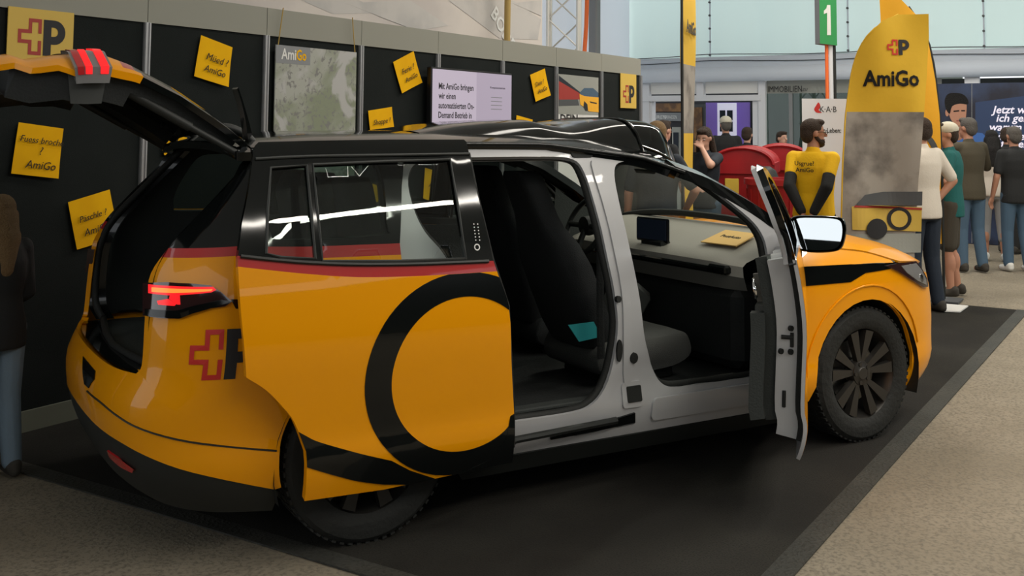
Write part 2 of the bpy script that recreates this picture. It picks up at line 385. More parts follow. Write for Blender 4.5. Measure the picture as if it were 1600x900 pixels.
# ------------------------------------------------------------------ the van's skin, in the van's own frame (x forward, y left, z up, rear axle at x=0)
RT_, WB, TYW = .35, 2.83, .91
_pl = np.array(cr([(-.95, 0), (-.947, -.2), (-.935, -.4), (-.90, -.6), (-.83, -.76), (-.70, -.87), (-.5, -.922), (-.25, -.938), (0, -.943), (.5, -.945), (1.2, -.945), (1.8, -.945), (2.4, -.943), (2.8, -.937), (3.05, -.922), (3.25, -.895), (3.42, -.845), (3.56, -.76), (3.68, -.60), (3.75, -.4), (3.79, -.2), (3.80, 0)], 12))
_sl = np.concatenate([[0], np.cumsum(np.linalg.norm(np.diff(_pl, axis=0), axis=1))]); _sl -= np.interp(0, _pl[:, 0], _sl)
SR, SF = _sl[0], _sl[-1]
WZ = [(.15, .86), (.20, .885), (.26, .915), (.33, .935), (.40, .943), (.45, .932), (.52, .933), (.62, .938), (.8, .945), (.95, .941), (1.05, .928), (1.12, .91), (1.18, .89), (1.3, .85), (1.45, .79), (1.52, .757), (1.56, .732), (1.60, .68)]
DXR = [(.15, .16), (.2, .12), (.3, .04), (.42, -.005), (.55, -.02), (.62, -.01), (.70, .035), (.9, .05), (1.08, .065), (1.19, .12), (1.35, .26), (1.5, .41), (1.56, .46), (1.6, .49)]
DXF = [(.15, -.2), (.2, -.14), (.3, -.04), (.45, 0), (.6, 0), (.75, -.03), (.85, -.07), (.95, -.14), (1.1, -.3)]
def soften(tab, w=.025):                        # smooth a table so that the metal has no facets
    zs = np.arange(tab[0][0], tab[-1][0] + .001, .005); v = np.interp(zs, [t[0] for t in tab], [t[1] for t in tab]); k = np.exp(-.5 * (np.arange(-15, 16) * .005 / w) ** 2); k /= k.sum()
    q = np.convolve(np.concatenate([2 * v[0] - v[15:0:-1], v, 2 * v[-1] - v[-2:-17:-1]]), k, 'valid'); return list(zip(zs.tolist(), q.tolist()))
WZ = soften([t for t in WZ if t[0] < .39] + [(.40, .945), (.45, .930)] + [t for t in WZ if .5 < t[0] < .7] + [(.76, .945), (.84, .9435), (.90, .938), (.98, .928), (1.05, .917), (1.12, .903)] + [t for t in WZ if t[0] > 1.15], .016); DXR = soften(DXR); DXF = soften(DXF)
def skin(s, z, off=0):
    x = np.interp(s, _sl, _pl[:, 0]); y = np.interp(s, _sl, _pl[:, 1]); e = .01
    tx = np.interp(s + e, _sl, _pl[:, 0]) - np.interp(s - e, _sl, _pl[:, 0]); ty = np.interp(s + e, _sl, _pl[:, 1]) - np.interp(s - e, _sl, _pl[:, 1]); L = math.hypot(tx, ty) + 1e-9
    y *= itp(WZ, z) / .945
    if x < 0: x += itp(DXR, z) * min(1, -x / .9) ** 1.6
    if x > 2.9: x += itp(DXF, z) * min(1, (x - 2.9) / .85)
    return np.array([x + off * ty / L, y - off * tx / L, z])
def solve(px, py, fn, g):                      # pixel -> (u,v) on a surface fn(u,v)
    u = np.array(g, float); t = np.array([px, py], float)
    for _ in range(25):
        p0 = proj(c2w(fn(*u))); r = t - p0
        if np.abs(r).max() < .05: break
        J = np.stack([(proj(c2w(fn(u[0] + 1e-3, u[1]))) - p0) / 1e-3, (proj(c2w(fn(u[0], u[1] + 1e-3))) - p0) / 1e-3], 1)
        st = np.linalg.lstsq(J, r, rcond=None)[0]; n = np.linalg.norm(st); u += st * min(1, .15 / (n + 1e-9))
    return (float(u[0]), float(u[1]))
def sk(pts, off=0):                            # pixels -> (s,z) on the right side
    out = []
    for p in pts:
        q = cp(p[0], p[1], 1, -.9); out.append(solve(p[0], p[1], lambda a, b: skin(a, b, off), (max(q[0], -.95), q[2])))
    return out
DSL = np.array([-.70, -.115, 0])               # the sliding door stands open: moved back and outward
def dk(pts):
    out = []
    for p in pts:
        q = cp(p[0], p[1], 1, -1.05); out.append(solve(p[0], p[1], lambda a, b: skin(a, b) + DSL, (q[0] + .7, q[2])))
    return out
# ------------------------------------------------------------------ the van
van = empty('van', CO, CY, 'yellow passenger van with black ring and red stripe, tailgate and right-hand doors open', 'van')
def mir(fn): return lambda a, b: fn(a, b) * np.array([1, -1, 1])
def sidep(name, material, outline, holes=(), clip=(), off=0, thick=.02, both=False, left=False, parent=None, step=.045, **kw):
    fn = lambda a, b: skin(a, b, off)
    if left: return panel(name, material, mir(fn), outline, holes, clip, thick, parent or van, step, flip=True, **kw)
    o = panel(name, material, fn, outline, holes, clip, thick, parent or van, step, **kw)
    if both:
        me = o.data; n = len(me.vertices); co = [tuple(v.co) for v in me.vertices]; fs = [tuple(p.vertices) for p in me.polygons]
        m2 = bpy.data.meshes.new(name); m2.from_pydata(co + [(x, -y, z) for x, y, z in co], [], fs + [tuple(i + n for i in f[::-1]) for f in fs]); m2.materials.append(M[material])
        bm = bmesh.new(); bm.from_mesh(m2); bmesh.ops.remove_doubles(bm, verts=bm.verts, dist=2e-3); bm.to_mesh(m2); bm.free()
        m2.polygons.foreach_set('use_smooth', [True] * len(m2.polygons)); o.data = m2
    return o
def arch(cx, r, a0, a1, n=18): return circ(cx, RT_, r, n, math.radians(a0), math.radians(a1))
TOPL = sk([(395, 241), (560, 232), (735, 228), (850, 229), (930, 240), (1000, 250), (1100, 285), (1180, 330), (1215, 355)], -.03)
TOPX = [p[0] for p in TOPL]; TOPZ = [p[1] for p in TOPL]
def ztop(x): return float(np.interp(x, TOPX, TOPZ))
BR = cr([(-.95, 1.133), (-.985, 1.047), (-.988, .92), (-.975, .736), (-1.0, .716)], 4)
SEAM = cr([(-1.0, .716), (-.906, .676), (-.784, .605), (-.622, .547), (-.372, .45)], 5)
# the right quarter, rear bumper
QW = cr([(-.46, 1.22), (-.50, 1.30), (-.48, 1.44), (-.42, 1.49), (-.3, 1.50), (.02, 1.50), (.08, 1.46), (.07, 1.25), (.04, 1.20), (-.40, 1.20)], 3, True)
for lf in (False, True):
    fr_ = 2.36 if lf else None
    low = BR + SEAM[1:] + arch(0, .385, 166, 82)[1:] + [(.10, .78), (.126, .985), (.121, 1.12), (-.3, 1.125), (-.6, 1.146)]
    sidep('quarter_panel', 'paint_yellow', low, left=lf)
    sidep('red_stripe', 'paint_red', [(-.95, 1.133), (-.6, 1.146), (-.3, 1.125), (.121, 1.12), (.119, 1.165), (-.3, 1.17), (-.6, 1.181), (-.933, 1.168)], left=lf)
    up = [(-.933, 1.168), (-.6, 1.181), (-.3, 1.17), (.119, 1.165), (.16, 1.39), (.2, 1.535), (-.72, 1.54), (-.75, 1.502), (-.854, 1.341)]
    p = sidep('rear_pillar_cover', 'gloss_black', up, [QW], left=lf)
    sidep('quarter_window', 'glass_tint', QW, left=lf, thick=0, off=-.012, parent=p)
    rim = sidep('quarter_lining', 'trim_mid', [(-.90, .70), (-.93, 1.10), (-.80, 1.38), (-.66, 1.53), (.15, 1.53), (.10, 1.2), (.10, .74), (-.2, .72), (-.5, .68)], [QW], left=lf, off=-.06, thick=.02)
    # tail lamp wrapping the corner
    LP = sk([(228, 441), (265, 440), (300, 442), (330, 445), (345, 455), (362, 470), (352, 478), (320, 482), (300, 490), (283, 497), (255, 496), (228, 492)])
    l = sidep('tail_lamp', 'lamp_smoke', LP, left=lf, off=.014, thick=.03)
    sidep('light_bar', 'lamp_orange_lit', sk([(236, 449), (270, 451), (332, 452), (330, 455), (270, 458), (236, 456)], .02), left=lf, off=.018, thick=.004, parent=l, step=.02)
    sidep('light_bar_edge', 'lamp_red_lit', sk([(231, 444), (270, 447), (333, 448), (338, 453), (330, 457), (270, 462), (231, 458)], .017), left=lf, off=.016, thick=.003, parent=l, step=.02)
    for nm, q in (('brake_light', [(245, 470), (262, 467), (275, 475), (272, 478), (247, 476)]), ('brake_light', [(265, 462), (280, 459), (281, 476), (277, 476), (264, 467)])):
        sidep(nm, 'lamp_red_lit', sk(q, .017), left=lf, off=.017, thick=.004, parent=l, step=.02)
    sidep('lamp_rim', 'gloss_black', sk([(228, 482), (278, 485), (300, 478), (345, 468), (362, 471), (300, 490), (283, 497), (228, 493)], .014), left=lf, off=.02, thick=.01, parent=l, step=.03)
    sidep('accent_strip', 'gloss_black', [(-.60, .99), (-.3, .975), (.12, .97), (.12, .93), (-.3, .94), (-.58, .955)], left=lf, off=.004, thick=.01)
    # wheel housing and rear inner wall
    for ax in (0, WB):
        b = MB(); s_ = 1 if lf else -1
        b.grid(lambda a, y: (ax + .40 * math.cos(a), s_ * y, RT_ + .40 * math.sin(a)), np.linspace(-.35, math.pi + .35, 20), [.58, .7, .85, .925])
        b.prism(circ(ax, RT_, .40, 24, -.35, math.pi + .35), lambda u, v, t: (u, s_ * t, v), .57, .58); b.build('wheel_housing', 'plastic_black', van, 40)
LG = sk([(292, 592), (318, 594), (318, 515)]); hq = LG[2][1] - LG[1][1]
for o in post_logo(None, LG[0][0], LG[1][1], hq, van, 'logo_red_bright', .004, fold=lambda u, v, t: skin(u, v, t)): pass
BB = cr([(-.405, .272), (-.704, .37), (-.967, .44), (-1.27, .46), (SR, .465)], 6)
bump = sidep('rear_bumper', 'paint_yellow', [*SEAM[::-1][:-1], (-1.0, .70), (-1.2, .692), (SR, .69)] + BB[::-1] + arch(0, .385, 191, 168, 6), both=True, thick=.03)
vl = sidep('rear_valance', 'plastic_black', BB + [(SR, .28), (-1.2, .25), (-.8, .21), (-.42, .18), (-.39, .25)], both=True, off=-.004, thick=.03)
sidep('reflector', 'lamp_red', sk([(168, 704), (190, 718), (210, 733), (208, 739), (190, 730), (172, 714)]), off=.004, thick=.01, parent=vl, step=.03)
sidep('tow_cover', 'gloss_black', sk([(131, 556), (141, 568), (150, 579), (148, 592), (139, 606), (133, 600)]), off=.004, thick=.008, parent=bump, step=.03)
b = MB()                                        # groove where the bumper folds
b.tube([skin(s, z, .001) for s, z in cr([(-.39, .42), (-.65, .47), (-.9, .52), (-1.15, .56), (-1.4, .565)], 8)], .004, 5); b.build('bumper_groove', 'plastic_black', bump)
# load sill and opening seal
b = MB()
b.grid(lambda u, v: (skin(u, .69)[0] + .02 + v * .16, skin(u, .69)[1] * (1 - .06 * v), .693 - .012 * v), np.linspace(SR, -1.0, 16), (0, .5, 1)); b.grid(lambda u, v: (skin(u, .69)[0] + .02 + v * .16, -skin(u, .69)[1] * (1 - .06 * v), .693 - .012 * v), np.linspace(SR, -1.0, 16), (0, .5, 1))
b.build('load_sill', 'gloss_black', van, 40)
op = cr([(-.76, -.60, .70), (-.79, -.66, .78), (-.79, -.665, .95), (-.77, -.655, 1.08), (-.71, -.655, 1.19), (-.55, -.655, 1.36), (-.42, -.63, 1.50), (-.40, -.55, 1.54), (-.42, 0, 1.56)], 6)
op = op + [(x, -y, z) for x, y, z in op[::-1][1:]]
b = MB(); b.tube(op + [(-.80, .3, .695), (-.82, 0, .69), (-.80, -.3, .695)], .016, 8, closed=True); b.build('tailgate_seal', 'rubber', van, 60)
b = MB()                                       # inner flange of the tailgate opening
n_ = len(op); fl = [np.array(p) for p in op]
b.grid(lambda i, k: fl[int(i)] * np.array([1, 1 + .035 * k * (abs(fl[int(i)][1]) > .3), 1]) + np.array([.05 - .08 * k, 0, .02 * k * (fl[int(i)][2] > 1.45)]), range(n_), (0, .5, 1)); b.build('opening_flange', 'paint_black', van, 40)
b = MB(); b.bbox((-.38, 0, .655), (.86, 1.38, .06), .01); b.build('cargo_floor', 'trim_mid', van)
b = MB()                                       # net of straps and a tool roll left in the cargo corner
b.bbox((-.62, -.45, .72), (.22, .26, .07), .03); b.bbox((-.60, -.15, .70), (.18, .22, .04), .015); b.build('cargo_tray', 'plastic_grey', van, 40)
# side frame with door openings
SLO = cr([(.42, .80), (.43, .68), (.44, .55), (.46, .43), (.53, .39), (.68, .386), (.95, .385), (1.07, .41), (1.16, .50), (1.205, .707), (1.19, .9), (1.165, 1.06), (1.14, 1.28), (1.12, 1.43), (1.07, 1.495), (.9, 1.508), (.4, 1.505), (.27, 1.49), (.21, 1.42), (.215, 1.30), (.255, 1.20), (.33, 1.11), (.39, .98)], 4, True)
FDO = cr([(1.385, .60), (1.41, .53), (1.46, .46), (1.53, .432), (1.7, .427), (2.05, .425), (2.13, .46), (2.16, .7), (2.155, 1.0), (2.13, 1.12), (2.03, 1.225), (1.776, 1.402), (1.62, 1.455), (1.48, 1.478), (1.35, 1.48), (1.295, 1.44), (1.28, 1.32), (1.29, 1.15), (1.325, .9), (1.355, .7)], 4, True)
frame_out = [(.125, 1.0), (.13, .75), (.27, .63), (.34, .54), (.385, .44), (.39, .240), (1.2, .240), (2.36, .240), (2.36, .6), (2.355, ztop(2.355))] + [(x, ztop(x)) for x in np.arange(2.3, .19, -.07)] + [(.17, 1.45), (.12, 1.2)]
sf = sidep('side_frame', 'primer_white', frame_out, [SLO, FDO], off=-.035, thick=.045, step=.04)
for nm, lp in (('door_seal', SLO), ('door_seal', FDO)):
    b = MB(); b.tube([skin(s, z, -.072) for s, z in lp], .020, 8, closed=True); b.build(nm, 'rubber', sf, 60)
sidep('sill_step', 'primer_white', rrect(1.40, .29, 2.34, .395, .03), off=-.024, thick=.02, parent=sf)
sidep('pillar_rib', 'primer_white', cr([(1.235, .66), (1.225, .9), (1.20, 1.1), (1.18, 1.3), (1.165, 1.47), (1.20, 1.47), (1.222, 1.3), (1.245, 1.1), (1.27, .9), (1.285, .66), (1.29, .5), (1.245, .48)], 3, True), off=-.026, thick=.012, parent=sf)
for nm, px, r in (('striker', (965, 467), .013), ('grommet', (989, 559), .021)):
    c = sk([px], -.03)[0]; sidep(nm, 'rubber', circ(*c, r, 16, ry=r * 1.15), off=-.018, thick=.02, parent=sf, step=.02)
c = sk([(967, 548)], -.03)[0]; sidep('striker_slot', 'rubber', circ(*c, .015, 16, ry=.05), off=-.022, thick=.01, parent=sf, step=.02)
c = sk([(990, 615)], -.03)[0]; sidep('vent', 'plastic_black', rrect(c[0] - .04, c[1] - .035, c[0] + .04, c[1] + .035, .006), off=-.022, thick=.015, parent=sf, step=.03)
sidep('vent_surround', 'primer_white', rrect(c[0] - .065, c[1] - .06, c[0] + .05, c[1] + .055, .02), [rrect(c[0] - .04, c[1] - .035, c[0] + .04, c[1] + .035, .006)], off=-.027, thick=.01, parent=sf, step=.03)
c = sk([(925, 238)], -.03)[0]; sidep('rail_hole', 'rubber', rrect(c[0] - .12, c[1] - .022, c[0] + .0, c[1] + .022, .015), off=-.028, thick=.012, parent=sf, step=.03)
sidep('track_slot', 'gloss_black', sk([(862, 684), (935, 664), (994, 646), (994, 661), (930, 675), (862, 688)], -.02), off=-.026, thick=.012, parent=sf, step=.04)
sidep('rocker_panel', 'plastic_black', [(.39, .236), (2.36, .236), (2.36, .155), (.45, .155)], off=-.03, thick=.05)
# left-hand side, all shut
lw1 = [(.20, 1.20), (1.12, 1.19), (1.10, 1.45), (1.05, 1.50), (.28, 1.50), (.22, 1.42)]
lw2 = [(1.26, 1.10), (2.02, 1.09), (2.10, 1.11), (1.98, 1.22), (1.75, 1.39), (1.58, 1.45), (1.30, 1.46), (1.25, 1.40)]
sidep('left_door_panel', 'paint_yellow', [(.12, 1.12), (.126, .985), (.10, .78)] + arch(0, .385, 82, -10)[1:] + [(.40, .262), (2.36, .262), (2.36, 1.05), (1.2, 1.07)], left=True)
ls = sidep('left_window_frame', 'gloss_black', [(.12, 1.12), (1.2, 1.07), (2.36, 1.05), (2.36, ztop(2.36) - .02)] + [(x, ztop(x)) for x in np.arange(2.3, .2, -.1)] + [(.16, 1.39)], [lw1, lw2], left=True)
sidep('window_pane', 'glass_tint', lw1, left=True, off=-.01, thick=0, parent=ls); sidep('window_pane', 'glass_tint', lw2, left=True, off=-.01, thick=0, parent=ls)
sidep('left_lining', 'trim_mid', [(.10, .40), (2.3, .40), (2.3, 1.02), (1.2, 1.06), (.10, 1.12)], left=True, off=-.07, thick=.02)
sidep('left_belt_rail', 'plastic_grey', [(.1, 1.12), (1.2, 1.06), (2.25, 1.03), (2.25, 1.075), (1.2, 1.10), (.1, 1.16)], left=True, off=-.055, thick=.02)
b = MB(); b.tube([skin(s, z, -.045) * np.array([1, -1, 1]) for s, z in lw2], .014, 6, closed=True); b.tube([skin(s, z, -.045) * np.array([1, -1, 1]) for s, z in lw1], .014, 6, closed=True); b.build('window_surround', 'plastic_grey', ls, 60)
# roof, windscreen, bonnet
ROOFC = [(-.52, 1.56), (-.40, 1.60), (-.1, 1.616), (.3, 1.622), (.9, 1.625), (1.4, 1.612), (1.65, 1.575), (1.8, 1.525), (2.0, 1.43), (2.2, 1.315), (2.4, 1.185), (2.55, 1.08)]
def top(x, t, off=0):
    ze = ztop(min(x, 2.36)) - max(0, x - 2.36) * .8; s = abs(t)
    y = abs(skin(min(x, 2.4) if x > -.2 else x, ze, -.02)[1]) if x > -.2 else abs(skin(-.2, ze, -.02)[1]) - .03 * ((-x - .2) / .3)
    if x > 2.36: y -= (x - 2.36) * .4
    zc = itp(ROOFC, x); z = ze + (max(zc, ze + .02) - ze) * (1 - s ** 2.6) + off
    return (x, t * y, z)
b = MB(); ts = np.linspace(-1, 1, 25); b.grid(top, np.linspace(-.5, 1.66, 28), ts); rf = b.build('roof', 'gloss_black', van, 40, keepn=True)
m_ = rf.modifiers.new('thickness', 'SOLIDIFY'); m_.thickness = .035; m_.offset = -1
b = MB(); b.grid(lambda x, t: (x, t * .60, top(x, t * .8)[2] - .05), np.linspace(-.45, 1.62, 12), np.linspace(-1, 1, 9)); b.build('headliner', 'trim_dark', van, 40)
b = MB(); b.grid(lambda x, t: top(x, t), np.linspace(1.66, 2.53, 16), np.linspace(-.90, .90, 19)); ws = b.build('windscreen', 'glass_clear', van, 40)
for s_ in (-1, 1):
    b = MB(); b.grid(lambda x, t: top(x, s_ * t, .002), np.linspace(1.64, 2.50, 18), np.linspace(.90, 1.0, 4)); o = b.build('windscreen_pillar', 'paint_black', van, 40)
    m_ = o.modifiers.new('thickness', 'SOLIDIFY'); m_.thickness = .05; m_.offset = 0
    b = MB(); b.tube([np.array(top(x, s_ * .985)) + np.array([0, s_ * .012, .006]) for x in np.linspace(-.45, 1.7, 30)], .012, 8); b.build('roof_rail', 'gloss_black', van, 50)
b = MB(); b.tube([top(2.47, t, .0) for t in np.linspace(-.95, .95, 15)], .02, 8); b.build('cowl', 'plastic_black', van, 40)
ZC = [(2.40, 1.03), (2.6, 1.06), (2.9, 1.072), (3.15, 1.045), (3.35, 1.005), (3.5, .955), (3.62, .90), (3.72, .83)]
ZE = [(2.36, .944), (2.9, .931), (3.1, .92), (3.3, .905), (3.45, .885), (3.6, .85), (3.72, .80)]
def yed(x):
    if x <= 3.2: return abs(skin(x, itp(ZE, x))[1]) - .004
    return float(np.interp(x, [3.2, 3.35, 3.45, 3.55, 3.65, 3.72], [.885, .83, .77, .68, .55, .40]))
def hood(x, t, off=0):
    s = abs(t); ze, zc = itp(ZE, x), itp(ZC, x)
    return (x, t * yed(x), ze + (zc - ze) * (1 - s ** 3.2) ** .85 + off)
HL = lambda x: itp([(2.36, .80), (2.75, .84), (2.95, .91), (3.10, 1.0), (3.8, 1.0)], x)     # shut line between bonnet and wing
b = MB(); xs = np.linspace(2.38, 3.72, 30); b.grid(lambda x, q: hood(x, q * (HL(x) - .004)), xs, np.linspace(-1, 1, 25)); o = b.build('bonnet', 'paint_yellow', van, 50); m_ = o.modifiers.new('thickness', 'SOLIDIFY'); m_.thickness = .012; m_.offset = 0
for s_ in (-1, 1):
    b = MB(); b.grid(lambda x, q: hood(x, s_ * (HL(x) + .004 + q * (1 - HL(x) - .004))), np.linspace(2.34, 3.06, 16), np.linspace(0, 1, 6)); b.build('wing_top', 'paint_yellow', van, 50)
    b = MB(); b.tube([hood(x, s_ * HL(x), -.008) for x in np.linspace(2.4, 3.08, 14)], .008, 5); b.build('bonnet_gap', 'plastic_black', van)
for lf in (False, True):
    wing = [(2.355, .262), (2.40, .262)] + arch(WB, .395, 193, 0)[1:] + arch(WB, .395, 0, -16, 4)[1:] + [(3.26, .21), (3.45, .20), (3.7, .20), (SF, .20), (SF, .78), (4.05, .80), (3.75, .81), (3.50, .835), (3.34, .885), (3.2, .893), (3.06, .893), (2.90, .888), (2.81, .885), (2.69, .846), (2.38, .849), (2.355, .846)]
    wg = sidep('front_wing', 'paint_yellow', wing, left=lf)
    sidep('wing_strip', 'gloss_black', [(2.358, .848), (2.69, .846), (2.81, .885), (2.90, .888), (3.06, .893), (3.2, .893), (3.2, .915), (2.9, .93), (2.36, .943)], left=lf, off=.004, thick=.02)
    b = MB(); b.tube([skin(s, z, .004) * np.array([1, 1 if not lf else -1, 1]) for s, z in arch(WB, .47, 175, 15)], .005, 5); b.build('arch_crease', 'paint_yellow', wg)
    hl = sk([(1385, 415), (1405, 411), (1431, 408), (1441, 421), (1449, 437), (1450, 448), (1442, 449), (1425, 438), (1405, 425)], .01)
    h_ = sidep('headlamp', 'lamp_smoke', hl, left=lf, off=.012, thick=.05, step=.03)
    sidep('lens', 'lamp_clear', sk([(1407, 415), (1430, 411), (1439, 422), (1446, 437), (1446, 445), (1432, 438), (1416, 426)], .01), left=lf, off=.016, thick=.008, parent=h_, step=.03)
    c = sk([(1438, 434)], .01)[0]; sidep('projector', 'chrome', circ(*c, .022, 14), left=lf, off=.02, thick=.01, parent=h_, step=.02)
b = MB(); b.grid(lambda u, v: skin(u, v, -.01) * np.array([1, 1, 1]), np.linspace(3.9, SF, 8), (.24, .34, .45)); b.grid(lambda u, v: skin(u, v, .006) * np.array([1, -1, 1]), np.linspace(3.9, SF, 8), (.24, .34, .45)); b.build('front_grille', 'plastic_black', van, 40)
b = MB(); b.bbox((1.42, 0, .24), (4.2, 1.1, .12), .03); b.bbox((1.42, 0, .27), (1.9, 1.7, .10), .03); b.build('underbody', 'plastic_black', van)
# wheels
def wheel(x, s_, turn=0):
    W = empty('wheel', (x, s_ * (TYW - .12), RT_), 0, parent=van); W.rotation_euler = (0, 0, turn + (0 if s_ < 0 else math.pi))
    prof = [(.235, .10), (.25, .112), (.29, .12), (.325, .116), (.343, .10), (.35, .07), (.35, -.07), (.343, -.10), (.29, -.12), (.24, -.105), (.235, -.09)]
    b = MB(); b.lathe([(r, -h) for r, h in prof], ax='y', n=56)
    for k in range(60):
        a = 2 * math.pi * k / 60; c, s = math.cos(a), math.sin(a); R = np.array([[c, 0, -s], [0, 1, 0], [s, 0, c]])
        for yy in (-.085, .085): b.box(R @ np.array([.348, yy, 0]), (.008, .034, .018), R)
        for yy in (-.03, .03): b.box(R @ np.array([.351, yy, 0]), (.006, .045, .026), R)
    b.build('tyre', 'tyre', W, 35)
    b = MB(); b.lathe([(.238, -.10), (.246, -.108), (.25, -.10), (.238, -.085), (.215, -.03), (.21, .09), (.23, .1), (.235, .1)], ax='y', n=48); b.build('rim', 'rim_dark', W, 30)
    for k in range(5):
        a0 = 2 * math.pi * k / 5 + math.pi / 2
        b = MB()
        for d in (-.17, .17):
            p = lambda r, da, yy: np.array([r * math.cos(a0 + da), yy, r * math.sin(a0 + da)])
            q = [p(.05, -.25 + d, -.085), p(.05, .25 + d, -.085), p(.228, d * 1.55 + .125, -.098), p(.228, d * 1.55 - .125, -.098), p(.05, -.25 + d, -.055), p(.05, .25 + d, -.055), p(.228, d * 1.55 + .125, -.06), p(.228, d * 1.55 - .125, -.06)]
            b.add(q, [(0, 1, 2, 3), (7, 6, 5, 4), (0, 4, 5, 1), (1, 5, 6, 2), (2, 6, 7, 3), (3, 7, 4, 0)])
        b.build('spoke', 'rim_dark', W)
    b = MB(); b.lathe([(0, -.10), (.03, -.10), (.036, -.095), (.062, -.09), (.07, -.07), (.07, -.04)], ax='y', n=24)
    for k in range(5): a = 2 * math.pi * (k + .5) / 5; b.lathe([(.0, -.098), (.011, -.098), (.012, -.08)], (.05 * math.cos(a), 0, .05 * math.sin(a)), 'y', 8)
    b.build('hub', 'rim_dark', W, 30)
    b = MB(); b.lathe([(.06, -.02), (.165, -.02), (.165, .0), (.06, .0)], ax='y', n=32); b.build('brake_disc', 'disc_steel', W, 30)
    return W
for x_, t_ in ((0, 0), (WB, -.0)):
    for s_ in (-1, 1): wheel(x_, s_, t_)
# ------------------------------------------------------------------ sliding door
dfn = lambda off: (lambda a, b_: skin(a, b_, off) + DSL)
DO = dk([(404, 222), (398, 228), (395, 245), (388, 300), (378, 350), (372, 400)]) + cr(dk([(372, 417), (376, 480), (385, 590)]), 4)[:-1] + cr(dk([(385, 590), (415, 609), (440, 634), (460, 660), (478, 705)]), 4)[:-1] + dk([(478, 705), (476, 783), (600, 765), (800, 722), (803, 690)]) + cr(dk([(803, 640), (799, 560), (795, 480), (782, 440), (770, 405)]), 3)[:-1] + cr(dk([(770, 405), (745, 300), (733, 240), (729, 222)]), 3)
DO += dk([(725, 218), (600, 218), (480, 220)])
st = cr(dk([(366, 399), (420, 405), (480, 410), (560, 413), (660, 412), (785, 407)]), 4); sb = cr(dk([(366, 416), (420, 422), (480, 428), (560, 433), (660, 431), (790, 423)]), 4)
def lowclip(line, below): return ([(-.2, .1)] if below else [(-.2, 1.8)]) + [(line[0][0] - .3, line[0][1])] + list(line) + [(line[-1][0] + .3, line[-1][1])] + ([(1.7, .1)] if below else [(1.7, 1.8)])
def dpanel(name, material, outline, holes=(), clip=(), off=0, thick=.03, parent=None, step=.045): return panel(name, material, dfn(off), outline, holes, clip, thick, parent, step)
sd = dpanel('sliding_door', 'paint_yellow', DO, clip=[lowclip(sb, True)], parent=van); sd['label'] = 'sliding door pushed back, black ring on yellow'
dpanel('red_stripe', 'paint_red', DO, clip=[lowclip(sb, False), lowclip(st, True)], parent=sd)
P1 = dk([(423, 262), (479, 258), (486, 330), (493, 404), (440, 402), (416, 396), (418, 330)]); P2 = dk([(489, 257), (600, 252), (703, 249), (715, 320), (728, 404), (620, 408), (504, 408), (496, 330)])
dpanel('window_frame', 'gloss_black', DO, [P1, P2], [lowclip(st, False)], parent=sd)
dpanel('window_pane', 'glass_clear', P1, off=-.012, thick=0, parent=sd); dpanel('window_pane', 'glass_clear', P2, off=-.012, thick=0, parent=sd)
b = MB()
for pp in (P1, P2): b.tube([dfn(.001)(*q) for q in pp], .006, 5, closed=True)
b.build('window_trim', 'plastic_grey', sd)
b = MB(); b.tube([dfn(.004)(*q) for q in st[1:-1]], .008, 6); b.build('belt_moulding', 'plastic_black', sd)
b = MB(); b.tube([dfn(.004)(*q) for q in cr(dk([(399, 248), (480, 244), (600, 242), (733, 240)]), 5)], .006, 6); b.build('roof_moulding', 'plastic_grey', sd)
ell = lambda f: circ(1.04, .652, .322 + f * .111, 72, ry=.304 + f * .096)
dpanel('ring_graphic', 'paint_black', ell(1), [ell(0)], [DO, lowclip(sb, True)], off=.0025, thick=.002, parent=sd, step=.03)
dpanel('tail_graphic', 'paint_black', cr(dk([(455, 668), (478, 681), (500, 691), (560, 708), (612, 720)]), 4) + dk([(640, 735), (680, 748), (700, 760), (625, 757)]) + cr(dk([(600, 757), (560, 752), (520, 742), (470, 727)]), 4), clip=[DO], off=.003, thick=.002, parent=sd, step=.03)
dpanel('corner_graphic', 'paint_black', dk([(730, 735), (765, 718), (788, 690), (797, 650), (812, 640), (812, 740), (730, 760)]), clip=[DO], off=.0035, thick=.002, parent=sd, step=.03)
dpanel('keypad_dots', 'white_print', circ(*dk([(745, 386)])[0], .014, 12), [circ(*dk([(745, 386)])[0], .009, 12)], off=.003, thick=.001, parent=sd, step=.02)
for i in range(6):
    for k in (740, 746): dpanel('keypad_dots', 'white_print', circ(*dk([(k + i * .6, 350 + i * 5)])[0], .003, 6), off=.003, thick=.001, parent=sd, step=.02)
inner = [(.24, 1.10), (.19, .80), (.36, .62), (.45, .40), (.5, .30), (1.22, .31), (1.22, .6), (1.19, .9), (1.14, 1.06), (.6, 1.08)]
dpanel('door_lining', 'trim_mid', inner, off=-.05, thick=.05, parent=sd)
b = MB(); b.tube([dfn(-.015)(*q) for q in dk([(803, 700), (803, 640), (799, 560), (795, 480), (782, 440), (770, 405), (745, 300), (733, 240)])], .014, 6); b.build('edge_seal', 'rubber', sd)
b = MB(); b.tube([np.array([1.18, -.93, .33]) + DSL * 0, np.array([.62, -.97, .33])], .016, 8); b.tube([np.array([.62, -.97, .33]), np.array([.52, -1.0, .33])], .02, 8); b.build('guide_arm', 'plastic_black', sd)
